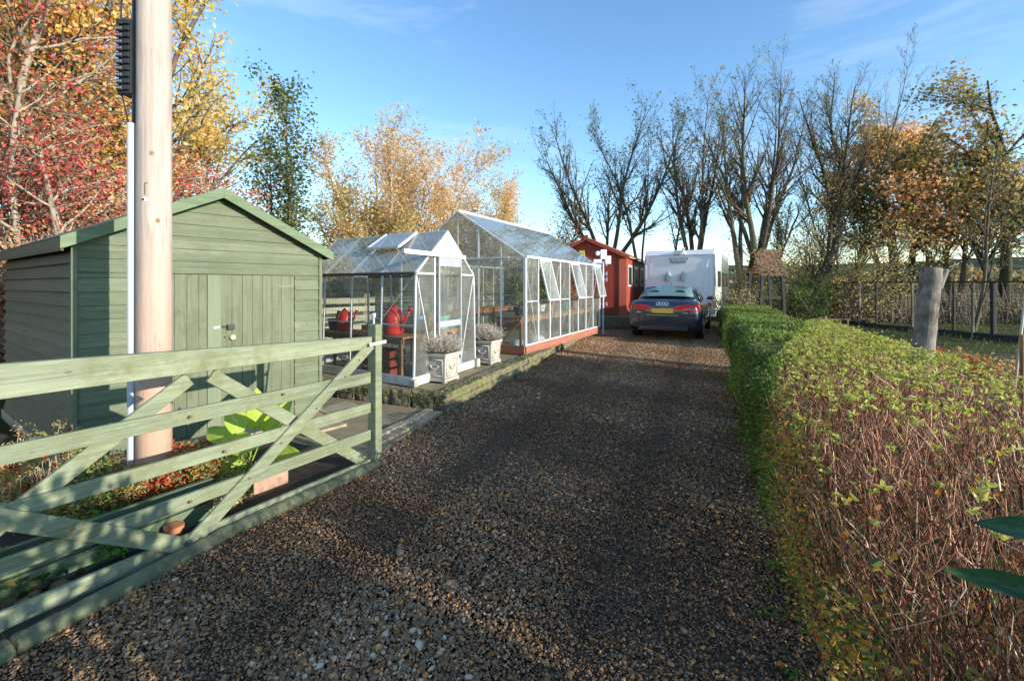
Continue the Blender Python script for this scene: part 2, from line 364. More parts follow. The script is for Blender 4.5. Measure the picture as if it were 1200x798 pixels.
# leaves
L_ = dict(
    hedge_green=m_leaf('privet_leaf', [(0, (.06, .095, .02)), (.5, (.15, .21, .045)), (.85, (.3, .38, .08)), (1, (.45, .5, .14))], .4),
    hedge_tip=m_leaf('yellow_green_leaf', [(0, (.26, .32, .06)), (.45, (.48, .5, .13)), (.8, (.62, .6, .2)), (.92, (.6, .42, .1)), (1, (.5, .2, .05))], .4),
    hedge_side=m_leaf('autumn_hedge_leaf', [(0, (.07, .11, .02)), (.35, (.2, .24, .05)), (.6, (.45, .38, .09)), (.85, (.62, .36, .06)), (1, (.5, .16, .04))], .4),
    yellow=m_leaf('yellow_maple_leaf', [(0, (.62, .44, .14)), (.3, (.8, .57, .16)), (.65, (.92, .68, .2)), (.9, (.93, .8, .4)), (1, (.8, .45, .2))], .58),
    redberry=m_leaf('red_berry_leaf', [(0, (.45, .33, .16)), (.3, (.6, .42, .16)), (.42, (.5, .08, .07)), (.8, (.68, .10, .09)), (1, (.75, .22, .17))], .3),
    amber=m_leaf('amber_birch_leaf', [(0, (.5, .34, .15)), (.4, (.76, .53, .23)), (.8, (.86, .64, .32)), (1, (.84, .52, .3))], .5),
    orange=m_leaf('orange_leaf', [(0, (.4, .2, .09)), (.5, (.68, .36, .15)), (1, (.76, .5, .26))], .45),
    olive=m_leaf('olive_green_leaf', [(0, (.05, .08, .02)), (.5, (.12, .16, .045)), (.85, (.25, .27, .08)), (1, (.45, .36, .1))], .3),
    oak=m_leaf('oak_autumn_leaf', [(0, (.2, .2, .07)), (.3, (.38, .3, .11)), (.5, (.6, .4, .16)), (.8, (.78, .5, .22)), (1, (.84, .5, .24))], .5),
    oakdark=m_leaf('dull_brown_green_leaf', [(0, (.13, .16, .05)), (.5, (.27, .26, .09)), (.8, (.46, .33, .12)), (1, (.6, .38, .15))], .455),
    willow=m_leaf('pale_yellow_green_leaf', [(0, (.3, .28, .1)), (.5, (.55, .46, .17)), (.85, (.68, .54, .23)), (1, (.65, .42, .2))], .4),
    brush=m_leaf('brown_brush_leaf', [(0, (.15, .12, .05)), (.4, (.34, .26, .12)), (.75, (.55, .38, .2)), (1, (.25, .3, .1))], .3),
    laurel=m_leaf('laurel_leaf', [(0, (.03, .08, .025)), (1, (.07, .17, .05))], .25, .38, .45),
    lush=m_leaf('light_green_leaf', [(0, (.42, .58, .07)), (1, (.58, .7, .14))], .4, .4),
    azalea=m_leaf('red_green_shrub_leaf', [(0, (.1, .15, .03)), (.35, (.26, .33, .08)), (.62, (.5, .46, .18)), (.7, (.45, .07, .03)), (1, (.65, .08, .04))], .35),
    parsley=m_leaf('bright_ground_leaf', [(0, (.08, .2, .02)), (1, (.2, .36, .04))], .35),
    lavender=m_leaf('grey_lavender', [(0, (.5, .45, .38)), (1, (.8, .74, .66))], .1, .8, .1),
    fallen=m_leaf('fallen_leaf', [(0, (.16, .07, .03)), (.4, (.38, .15, .04)), (.75, (.5, .27, .06)), (1, (.5, .40, .09))], .1, .7),
    twig_br=m_attr('reddish_brown_twig', [(0, (.07, .028, .018)), (.3, (.2, .07, .035)), (.6, (.34, .13, .07)), (.85, (.5, .27, .15)), (1, (.75, .55, .36))], .6),
    twig_grey=m_attr('grey_brown_twig', [(0, (.12, .09, .065)), (.6, (.25, .2, .15)), (1, (.4, .34, .26))], .8),
    pebble=m_attr('pebbles', rough=.8, spec=.12, stops= [(0, (.08, .045, .024)), (.15, (.18, .10, .048)), (.35, (.30, .17, .08)), (.5, (.2, .14, .095)), (.65, (.36, .225, .12)), (.78, (.26, .19, .14)), (.88, (.5, .23, .08)), (.95, (.5, .35, .2)), (1, (.58, .46, .33))]),
)
# ------------------------------------------------------------------ camera, light, world
cam = bpy.data.cameras.new('camera'); co = bpy.data.objects.new('camera', cam); COL.objects.link(co); sc.camera = co
cam.lens = 16; cam.sensor_width = 36; cam.shift_y = -.054; cam.clip_start = .02; cam.clip_end = 6000
co.location = (0, 0, 1.55); co.rotation_euler = (rad(90), 0, 0)
ELEV = rad(14.5); SD = np.array((.845, -.536))
sunv = np.array((SD[0] * math.cos(ELEV), SD[1] * math.cos(ELEV), math.sin(ELEV)))
sl = bpy.data.lights.new('sun', 'SUN'); so = bpy.data.objects.new('sun', sl); COL.objects.link(so)
sl.energy = 4.1; sl.angle = rad(.5); sl.color = (1, .93, .82)
so.rotation_euler = Vector(sunv).to_track_quat('Z', 'Y').to_euler(); so.location = (20, -10, 15)
w = bpy.data.worlds.new('World'); sc.world = w; w.use_nodes = True; nt = w.node_tree; nt.nodes.clear()
wo = nt.nodes.new('ShaderNodeOutputWorld'); bg = nt.nodes.new('ShaderNodeBackground'); sky = nt.nodes.new('ShaderNodeTexSky')
sky.sky_type = 'NISHITA'; sky.sun_disc = False; sky.sun_elevation = ELEV; sky.sun_rotation = math.atan2(SD[0], SD[1])
sky.air_density = 1.0; sky.dust_density = .05; sky.ozone_density = 2.2; sky.altitude = 50
bg.inputs[1].default_value = .15
# thin cirrus
tc = nt.nodes.new('ShaderNodeTexCoord'); mp = nt.nodes.new('ShaderNodeMapping'); mp.inputs['Scale'].default_value = (1.0, 1.6, 5.5); mp.inputs['Rotation'].default_value = (0, .12, .4)
nz = nt.nodes.new('ShaderNodeTexNoise'); nz.inputs['Scale'].default_value = 1.6; nz.inputs['Detail'].default_value = 7; nz.inputs['Roughness'].default_value = .62; nz.inputs['Distortion'].default_value = .5
cr = nt.nodes.new('ShaderNodeValToRGB'); cr.color_ramp.elements[0].position = .5; cr.color_ramp.elements[0].color = (0, 0, 0, 1); cr.color_ramp.elements[1].position = .85; cr.color_ramp.elements[1].color = (.42, .42, .42, 1)
mx = nt.nodes.new('ShaderNodeMix'); mx.data_type = 'RGBA'; mx.inputs[7].default_value = (4.6, 5.0, 5.6, 1)
hsv = nt.nodes.new('ShaderNodeHueSaturation'); hsv.inputs['Saturation'].default_value = 1.12; hsv.inputs['Value'].default_value = 1.34; nt.links.new(sky.outputs[0], hsv.inputs['Color'])
for a, b in ((tc.outputs['Generated'], mp.inputs[0]), (mp.outputs[0], nz.inputs['Vector']), (nz.outputs[0], cr.inputs[0]), (cr.outputs[0], mx.inputs[0]), (hsv.outputs[0], mx.inputs[6]), (mx.outputs[2], bg.inputs[0]), (bg.outputs[0], wo.inputs[0])): nt.links.new(a, b)
sc.view_settings.view_transform = 'Standard'; sc.view_settings.look = 'None'; sc.view_settings.exposure = .8; sc.view_settings.gamma = 1
sc.cycles.max_bounces = 8; sc.cycles.transparent_max_bounces = 24; sc.cycles.caustics_reflective = False; sc.cycles.caustics_refractive = False

# ------------------------------------------------------------------ layout lines
def hx(y): return .43 * y + .42            # drive-side face of the hedge
DD = nrm((.43, 1, 0)); DP = np.array((-DD[1], DD[0], 0))
def grid_sheet(name, xs, ys, zf, mat, kind='structure', keep=None):
    X, Y = np.meshgrid(xs, ys); Z = zf(X, Y); nx = len(xs)
    V = np.stack([X.ravel(), Y.ravel(), Z.ravel()], 1)
    i, j = np.meshgrid(np.arange(nx - 1), np.arange(len(ys) - 1)); a = (j * nx + i).ravel()
    F = np.stack([a, a + 1, a + nx + 1, a + nx], 1)
    if keep is not None:
        c = V[F].mean(1); F = F[keep(c[:, 0], c[:, 1])]
    return tag(np_mesh(name, V, F, mat, smooth=True), kind=kind)
def zgv(Y): t = np.clip((Y - 7) / 7, 0, 1); return .13 * t * t * (3 - 2 * t)
xs = np.concatenate([np.linspace(-4000, -60, 12), np.linspace(-50, 50, 60), np.linspace(60, 4000, 12)])
ys = np.concatenate([np.linspace(-300, -20, 5), np.linspace(-10, 60, 80), np.linspace(70, 4500, 16)])
grid_sheet('ground', xs, ys, lambda X, Y: zgv(Y) - .035, M['grass'])
# driveway sheet (left edge to hedge foot)
dys = np.linspace(-4, 30, 100); dt = np.linspace(0, 1, 24)
V = []; 
for y in dys:
    xl = min(-.0 + .39 * y - 3.4, 9) if y > 5 else -3.2 + .0 * y; xr = hx(y) + .5
    for t in dt: V.append((xl + (xr - xl) * t, y, zgv(np.array(y)) + .0 + .012 * math.sin(y * 2.1 + t * 5) * math.sin(t * 9)))
F = []
for j in range(len(dys) - 1):
    for i in range(len(dt) - 1): a = j * len(dt) + i; F.append((a, a + 1, a + len(dt) + 1, a + len(dt)))
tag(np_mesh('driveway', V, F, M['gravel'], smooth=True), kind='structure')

# pebbles -------------------------------------------------------
def ico():
    t = (1 + 5 ** .5) / 2
    v = np.array([(-1, t, 0), (1, t, 0), (-1, -t, 0), (1, -t, 0), (0, -1, t), (0, 1, t), (0, -1, -t), (0, 1, -t), (t, 0, -1), (t, 0, 1), (-t, 0, -1), (-t, 0, 1)], float)
    f = np.array([(0, 11, 5), (0, 5, 1), (0, 1, 7), (0, 7, 10), (0, 10, 11), (1, 5, 9), (5, 11, 4), (11, 10, 2), (10, 7, 6), (7, 1, 8), (3, 9, 4), (3, 4, 2), (3, 2, 6), (3, 6, 8), (3, 8, 9), (4, 9, 5), (2, 4, 11), (6, 2, 10), (8, 6, 7), (9, 8, 1)])
    return v / np.linalg.norm(v[0]), f
def left_edge(Y):
    return np.interp(Y, [-3, 1.2, 1.85, 2.9, 3.95, 4.35, 4.95, 5.5, 14.5], [-3.0, -2.35, -2.1, -1.68, -1.12, -1.22, -1.0, -.78, 2.78])
def pebbles():
    rng = np.random.default_rng(5); iv, iF = ico(); n0 = 300000
    Y = 1.0 + (14.5 - 1.0) * rng.uniform(0, 1, n0) ** 1.75
    xl = left_edge(Y); X = xl + (hx(Y) + .18 - xl) * rng.uniform(0, 1, n0)
    n = n0; patch = np.sin(X * 2.3 + np.sin(Y * 1.7)) + np.sin(Y * 2.9 + X * 1.1) + .6 * np.sin(X * 6.1 + Y * 4.3); s = .0056 * rng.lognormal(0, .38, n) * (1 + .9 * np.clip((Y - 4) / 8, 0, 1))
    tr = np.exp(-((X - (hx(Y) - .95)) / .2) ** 2) + np.exp(-((X - (hx(Y) - 2.45)) / .2) ** 2); s = s * (1 - .3 * tr); s = s * (1 - .14 * np.clip(patch, -1.5, 1.5)); s = np.clip(s, .0032, .024)
    sc3 = s[:, None] * np.stack([rng.uniform(.9, 1.55, n), rng.uniform(.75, 1.1, n), rng.uniform(.38, .75, n)], 1)
    q = rng.normal(size=(n, 4)); q[:, 1:3] *= .28; q = q / np.linalg.norm(q, axis=1, keepdims=True); w_, x, y, z = q.T
    Rm = np.stack([1 - 2 * (y * y + z * z), 2 * (x * y - z * w_), 2 * (x * z + y * w_), 2 * (x * y + z * w_), 1 - 2 * (x * x + z * z), 2 * (y * z - x * w_), 2 * (x * z - y * w_), 2 * (y * z + x * w_), 1 - 2 * (x * x + y * y)], 1).reshape(n, 3, 3).astype(np.float32)
    P = np.stack([X, Y, zgv(Y) + rng.uniform(.001, .013, n) - .004 * tr], 1)
    jit = 1 + rng.uniform(-.16, .16, (n, 12, 1))
    V = np.einsum('nij,nkj->nki', Rm, (iv[None] * jit * sc3[:, None]).astype(np.float32)) + P[:, None]
    Fq = (np.arange(n) * 12)[:, None, None] + iF[None]
    o = np_mesh('gravel', V.reshape(-1, 3), Fq.reshape(-1, 3), L_['pebble'], rnd=np.repeat(np.clip(rng.uniform(0, .98, n) - .04 * patch - .08 * tr, 0, 1), 20), smooth=True)
    tag(o, 'loose mixed brown and grey pebbles covering the driveway', 'gravel', kind='stuff')
pebbles()
rng = np.random.default_rng(21)
n = 1100; Y = 1.3 + 9 * rng.uniform(0, 1, n) ** 1.2; xl = left_edge(Y); u = rng.uniform(0, 1, n); side = rng.uniform(0, 1, n) < .55
u = np.where(side, 1 - .25 * u ** 1.5, u); X = xl + (hx(Y) + .1 - xl) * u
P = np.stack([X, Y, zgv(Y) + .026 + rng.uniform(0, .008, n)], 1); D = rng.normal(size=(n, 3)); D[:, 2] *= .12
V, F, k = leaf_arrays(P, D, np.array([[0, 0, 1.]]) + rng.normal(size=(n, 3)) * .25, rng.uniform(.010, .042, n), rng.uniform(.008, .03, n))
tag(np_mesh('fallen_leaves', V, F, L_['fallen'], rnd=np.repeat(rng.uniform(0, 1, n), k)), 'scattered orange and brown fallen leaves on the gravel', 'fallen leaves', kind='stuff')

# ------------------------------------------------------------------ raised stone terrace for greenhouses
TZ = .21
c0 = np.array((-.79, 5.53)); tdir = nrm((3.54, 8.97)); pdir = nrm((-2.38, 1.0))
root = thing('stone_terrace', (c0[0], c0[1], 0), 'low mossy stone-edged terrace under the greenhouses beside the gravel', 'terrace')
mb = MB(); far = c0 + tdir * 9.4; bk0 = c0 + pdir * 6.5; bk1 = far + pdir * 7.5
ins = .16
a = c0 + tdir * ins + pdir * ins
mb.prism([(*a, -.05), (*(far + pdir * ins), -.05), (*bk1, -.05), (*(bk0 + tdir * ins), -.05)], (0, 0, .05 + TZ - .012))
mb.build('paving', M['slab'], root)
mb = MB(); rr = random.Random(3)
def blocks(mb, p, d, side, length, zt, w_, hcourses, lens=(.45, .8)):
    p = np.array((*p, 0.)); d = np.array((*d, 0.)); side = np.array((*side, 0.)); t = 0
    for c in range(hcourses):
        t = -.0 if c == 0 else 0; h = zt / hcourses
        while t < length - .05:
            L = min(rr.uniform(*lens), length - t); j = rr.uniform(-.012, .012); zt_ = (c + 1) * h + (rr.uniform(-.012, .012) if c == hcourses - 1 else 0)
            a = p + d * (t + .005) + side * j * (1 + c); b = p + d * (t + L - .005) + side * j
            z0 = c * h - (.06 if c == 0 else -.003)
            mb.hexa([a + UP * z0, b + UP * z0, b + side * w_ + UP * z0, a + side * w_ + UP * z0, a + UP * zt_, b + UP * zt_, b + side * w_ + UP * zt_, a + side * w_ + UP * zt_])
            t += L
blocks(mb, c0, tdir, pdir, 3.9, TZ + .015, .2, 2, (.5, 1.1))
blocks(mb, c0 + tdir * 3.92 + pdir * .05, tdir, pdir, 1.4, TZ - .01, .2, 2, (.5, .8))
blocks(mb, c0 + tdir * 5.35 - pdir * .04, tdir, pdir, 4.0, TZ + .03, .26, 1, (.9, 1.3))
blocks(mb, c0 + pdir * .2, pdir, tdir, 5.5, TZ + .0, .18, 1, (.2, .34))
o = rough(mb.build('edging', M['mosswall'], root, bevel=.018), 4, .05, .09)
# rough mossy bits along the front edge
rng = np.random.default_rng(31); n = 9000; t = rng.uniform(0, 5.5, n); hh = rng.uniform(0, 1, n)
P = np.zeros((n, 3)); P[:, :2] = c0 + pdir * t[:, None] + tdir * (rng.normal(0, .03, n) + np.where(hh > .7, .08, -.0))[:, None]; P[:, 2] = np.where(hh > .7, TZ + .005, rng.uniform(.1, TZ, n))
m2 = n // 2; t2 = rng.uniform(0, 9, m2); P[:m2, :2] = c0 + tdir * t2[:, None] + pdir * np.abs(rng.normal(.05, .08, m2))[:, None]; P[:m2, 2] = TZ + .02
keepm = (np.sin(P[:, 0] * 5) + np.sin(P[:, 1] * 7 + 1) + rng.normal(0, .8, n)) > -.2
P = P[keepm]
leaves('moss', P, L_['olive'], root, .022, .016, rng, up=1.2)
# lower paving between gate and terrace
root = thing('slab_paving', (-1.4, 5, 0), 'worn sandy paving slabs in front of the green shed door', 'paving')
mb = MB(); pe = [(-1.2, 4.0), (-1.26, 4.35), (-1.02, 4.95), (-.84, 5.46)]
mb.prism([(-1.2, 4.0, -.03), (-1.17, 4.4, -.03), (-.98, 4.95, -.03), (-.84, 5.5, -.03), (*(c0 + pdir * 5), -.03), (-4.2, 4.6, -.03), (-3.0, 3.4, -.03)], (0, 0, .055))
mb.build('bedding', M['slab'], root)
mb = MB()
sdir = nrm((-.632, -.775, 0)); sperp = nrm((.775, -.632, 0)) * .9
for i in range(7):
    for j in range(2):
        if rr.random() < .12: continue
        o_ = np.array((-1.75, 5.5, 0)) + sdir * (i * .47) + sperp * (j * .43 - .5)
        if o_[0] > -1.15 : continue
        z0 = .026; z1 = .05 + rr.uniform(0, .012) + (.02 if j == 0 else 0)
        a = o_; b = o_ + sdir * .45; c = b + sperp * .45; d = a + sperp * .45
        mb.hexa([a + UP * z0, b + UP * z0, c + UP * z0, d + UP * z0, a + UP * z1, b + UP * z1, c + UP * z1, d + UP * z1])
mb.build('slab', M['slab2'], root, bevel=.006)
mb = MB()
for k, (p, q) in enumerate(zip(pe[1:-1] , pe[2:])):
    d = nrm((q[0] - p[0], q[1] - p[1], 0)); s_ = nrm((-d[1], d[0], 0)); L = math.dist(p, q); t = 0
    while t < L - .04:
        l = min(rr.uniform(.2, .38), L - t); a = np.array((*p, 0)) + d * (t + .004) ; b = a + d * (l - .008); zt = rr.uniform(.045, .075); j = rr.uniform(-.01, .02)
        for off, zz in ((0, zt - .02), (.1, zt)):
            a1 = a + s_ * (off + j); b1 = b + s_ * (off + j)
            mb.hexa([a1 - UP * .04, b1 - UP * .04, b1 + s_ * .095 - UP * .04, a1 + s_ * .095 - UP * .04, a1 + UP * zz, b1 + UP * zz, b1 + s_ * .095 + UP * zz, a1 + s_ * .095 + UP * zz])
        t += l
mb.build('edging', M['slab2'], root, bevel=.008)
# garden bed
mb = MB(); pts = [(-2.3, 1.2), (-2.12, 1.95), (-1.72, 2.95), (-1.22, 3.85), (-1.7, 4.2), (-2.4, 4.55), (-3.55, 3.85), (-9, 6.5), (-9, -1), (-2.9, -1)]
mb.prism([(x, y, -.03) for x, y in pts], (0, 0, .062))
tag(mb.build('soil_bed', M['soil']), kind='structure')
# log edging along the bed
root = thing('timber_edging', (-1.7, 2.9, 0), 'round green algae-covered edging log along the gravel under the gate', 'edging')
mb = MB(); pl = [(-2.42, .9, .03), (-2.10, 1.9, .03)]; mb.path(pl, .046, 12)
mb.path([(-2.095, 1.915, .03), (-1.74, 2.83, .028), (-1.4, 3.42, .026), (-1.12, 3.95, .02)], .046, 12); rough(mb.build('log', M['kerb'], root, smooth=False, bevel=.01), 4, .02, .07)
mb = MB(); gd = nrm((-.491, -.871, 0)); gp = np.array((gd[1], -gd[0], 0))
q = np.array((-1.75, 3.15, 0)) 
for s0, s1, z1 in ((.55, 2.9, .14), (.55, 2.9, .29)):
    a = q + gd * (s0 - .3) + gp * .11; b = q + gd * s1 + gp * .11
    mb.beam(a + UP * (z1 - .07), b + UP * (z1 - .07), .035, .138)
mb.build('board', M['gate_dark'], root, bevel=.004)
# ------------------------------------------------------------------ green shed
def make_shed():
    o = np.array((-3.6, 3.75, .03)); u = nrm((1.32, 1.62, 0)); v = nrm((-.82, .572, 0)); W = 2.09; Dp = 3.0; H = 1.92; RH = 2.44
    root = thing('garden_shed', o, 'green timber garden shed with double doors beside the telegraph pole', 'shed')
    fr = Frame(o, u, v)
    ph = .118
    def rows(mb, x0f, x1f, y, z0, z1, wall):
        z = z0
        while z < z1 - .01:
            zt = min(z + ph, z1)
            if wall == 'front':
                a0, b0 = x0f(z), x1f(z); a1, b1 = x0f(zt), x1f(zt)
                mb.hexa([(a0, -.018, z), (b0, -.018, z), (b0, 0, z), (a0, 0, z), (a1, -.006, zt - .002), (b1, -.006, zt - .002), (b1, 0, zt - .002), (a1, 0, zt - .002)])
            z += ph
    # boards carry a lap profile each
    def half(z):
        return 0. if z < H else (z - H) / (RH - H) * W / 2
    mb = MB(fr)
    dx0, dx1, dz = .57, 1.80, 1.63
    rows(mb, lambda z: .0, lambda z: dx0, 0, .05, dz, 'front'); rows(mb, lambda z: dx1, lambda z: W, 0, .05, dz, 'front')
    z = dz
    while z < RH - .01:
        zt = min(z + ph, RH - .002); a0, a1 = half(z), half(zt)
        mb.hexa([(a0, -.018, z), (W - a0, -.018, z), (W - a0, 0, z), (a0, 0, z), (a1, -.006, zt - .002), (W - a1, -.006, zt - .002), (W - a1, 0, zt - .002), (a1, 0, zt - .002)]); z += ph
    # inner lining closes the gable
    mb.prism([(0, .004, .0), (W, .004, .0), (W, .004, H), (W / 2, .004, RH), (0, .004, H)], (0, .03, 0))
    mb.build('front_wall', M['shed_h'], root)
    mb = MB(fr); z = .05
    while z < H + .02:
        zt = min(z + ph, H + .02)
        mb.hexa([(-.034, 0, z), (-.034, Dp, z), (0, Dp, z), (0, 0, z), (-.006, 0, zt - .002), (-.006, Dp, zt - .002), (0, Dp, zt - .002), (0, 0, zt - .002)])
        z += ph
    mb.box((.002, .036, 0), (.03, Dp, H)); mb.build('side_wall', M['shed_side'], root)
    mb = MB(fr); mb.box((W - .03, .036, 0), (W, Dp, H)); mb.prism([(0.032, Dp, 0), (W - .032, Dp, 0), (W - .032, Dp, H), (W / 2, Dp, RH), (.032, Dp, H)], (0, .03, 0)); mb.build('rear_wall', M['shed_h'], root)
    for xa in (-.03, W - .012): mb = MB(fr); mb.box((xa, -.03, .02), (xa + .038, .012, H)); mb.build('corner_trim', M['shed_v'], root, bevel=.003)
    # roof
    e = .09; pr = (RH - H) / (W / 2); f = .1
    mb = MB(fr)
    for sg in (0, 1):
        xe = -e if sg == 0 else W + e; ze = H - e * pr
        mb.prism([(xe, -f, ze + .01), (W / 2, -f, RH + .01), (W / 2, -f, RH + .03), (xe, -f, ze + .03)], (0, Dp + 2 * f, 0))
    mb.build('roof', M['felt'], root)
    mb = MB(fr); mb.box((-e - .012, -f, H - e * pr - .08), (-e + .004, Dp + f, H - e * pr + .028)); mb.box((W + e - .004, -f, H - e * pr - .05), (W + e + .012, Dp + f, H - e * pr + .028))
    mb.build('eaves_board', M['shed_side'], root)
    for sg in (0, 1):
        mb = MB(fr); xe = -e - .02 if sg == 0 else W + e + .02; ze = H - (e + .02) * pr
        mb.prism([(xe, -f - .022, ze - .06), (W / 2, -f - .022, RH - .06), (W / 2, -f - .022, RH + .045), (xe, -f - .022, ze + .045)], (0, .02, 0))
        mb.build('bargeboard', M['shed_trim'], root, bevel=.003)
    # doors
    xm = 1.06
    for k, (a, b) in enumerate(((dx0 + .006, xm - .003), (xm + .003, dx1 - .006))):
        mb = MB(fr); x = a
        while x < b - .02:
            x2 = min(x + .098, b); mb.box((x + .001, -.012 - .002 * (int(x * 100) % 2), .07), (x2 - .001, .002, dz - .006)); x = x2
        d = mb.build('door', M['shed_v'], root, bevel=.0025)
        if k == 0:
            pass
        else:
            for z in (1.5, .85): mb = MB(fr); mb.box((b - .19, -.0165, z), (b - .01, -.0145, z + .018)); mb.build('hinge', M['shed_light'], d)
            mb = MB(fr); mb.tube((xm + .10, -.012, .99), (xm + .10, -.045, .99), .03, .026, 12); mb.build('handle', M['palewood'], d, smooth=False, bevel=.003)
            mb = MB(fr); mb.box((xm - .02, -.0185, 1.085), (xm + .05, -.0145, 1.115)); mb.box((xm + .05, -.0465, 1.07), (xm + .115, -.0145, 1.12)); mb.build('padlock', M['black'], d, bevel=.006)
            mb = MB(fr); mb.tube((xm + .035, -.012, .995), (xm + .035, -.016, .995), .011, .011, 10); mb.build('keyhole', M['black'], d)
    mb = MB(fr); mb.box((xm - .12, -.026, .07), (xm + .0, -.0125, dz - .008)); mb.build('door_batten', M['shed_light'], root, bevel=.003)
    mb = MB(fr); mb.box((xm - .07, -.0335, 1.09), (xm - .018, -.027, 1.11)); mb.build('hasp', M['steel'], root)
    mb = MB(fr); mb.box((-.05, -.03, -.06), (W + .03, Dp, .045)); mb.build('plinth', M['slab2'], root)
    # dangling bit of cable at right corner
    mb = MB(fr); mb.path([(W + .03, -.02, 1.8), (W + .028, -.03, 1.72), (W + .035, -.02, 1.69)], .006); mb.path([(W + .035, .0, .75), (W + .05, -.02, .68), (W + .03, -.02, .6), (W + .045, -.01, .45)], .005)
    mb.build('cable', M['black'], root)
make_shed()

# ------------------------------------------------------------------ telegraph pole
px_, py_ = -2.5, 3.18
root = thing('telegraph_pole', (px_, py_, 0), 'tall pale round wooden telegraph pole in front of the green shed', 'utility pole')
mb = MB(); mb.lathe((px_, py_, 0), [(.104, -.02), (.103, .5), (.102, 1.5), (.101, 2.6), (.099, 4.5), (.094, 8.4)], 32); mb.build('pole_shaft', M['polewood'], root, smooth=True)
mb = MB(); cx, cy = px_ - .116, py_ - .05
mb.tube((cx, cy, .02), (cx, cy, 2.66), .026, .026, 12); mb.build('cable_guard', M['conduit'], root, bevel=.002)
mb = MB(); mb.path([(px_ - .11, py_ - .04, 2.55), (px_ - .106, py_ - .035, 8.3)], .012, 6); mb.path([(cx - .02, cy, 2.66), (px_ - .2, py_ - .04, 2.9), (px_ - .205, py_ - .03, 3.5), (px_ - .16, py_ - .03, 3.62), (px_ - .15, py_ - .03, 8.2)], .005, 5); mb.build('cable', M['black'], root)
bx0 = px_ - .105
mb = MB(); mb.box((bx0 - .085, py_ - .07, 2.86), (bx0, py_ + .02, 3.37))
for k in range(11):
    z = 2.875 + k * .045; mb.box((bx0 - .091, py_ - .088, z), (bx0 - .047, py_ - .069, z + .033)); mb.box((bx0 - .04, py_ - .086, z + .004), (bx0 - .004, py_ - .069, z + .034))
box = mb.build('terminal_block', M['black'], root, bevel=.004)
mb = MB()
for k in range(10):
    for j in range(3): mb.box((bx0 - .085 + j * .015, py_ - .092, 2.885 + k * .045), (bx0 - .077 + j * .015, py_ - .0885, 2.897 + k * .045))
mb.build('terminal_screw', M['steel'], box)
mb = MB(); mb.tube((px_ - .08, py_ - .09, 3.6), (px_ - .165, py_ - .11, 3.63), .009, .009, 8); mb.build('peg', M['conduit'], root)
# pole tag, curved against the pole, shows small dark letters
mb = MB()
def on_pole(a, z, r): return (px_ + r * math.sin(a), py_ - r * math.cos(a), z)
A0 = math.atan2(px_, py_) * -1 * -1
for k in range(8):
    a0 = -.62 + .035 + k * .045 + .55; a1 = a0 + .045; z = 2.13; hgt = .018 if k in (0, 7) else .026
    mb.hexa([on_pole(a0, z - hgt / 2, .1005), on_pole(a1, z - hgt / 2, .1005), on_pole(a1, z - hgt / 2, .1045), on_pole(a0, z - hgt / 2, .1045), on_pole(a0, z + hgt / 2, .1005), on_pole(a1, z + hgt / 2, .1005), on_pole(a1, z + hgt / 2, .1045), on_pole(a0, z + hgt / 2, .1045)])
tagp = mb.build('tag', M['white'], root)
mb = MB()
for a in (.04, .08, .10): 
    mb.box((px_ + .1056 * math.sin(a) - .004, py_ - .1066 * math.cos(a), 2.122), (px_ + .1056 * math.sin(a) + .003, py_ - .1040 * math.cos(a), 2.138))
mb.build('tag_lettering', M['black'], tagp)
mb = MB(); mb.path([on_pole(.17, 2.16, .104), on_pole(.17, 2.24, .104), on_pole(.3, 2.24, .104)], .003, 4); mb.build('wire_staple', M['rust'], root)

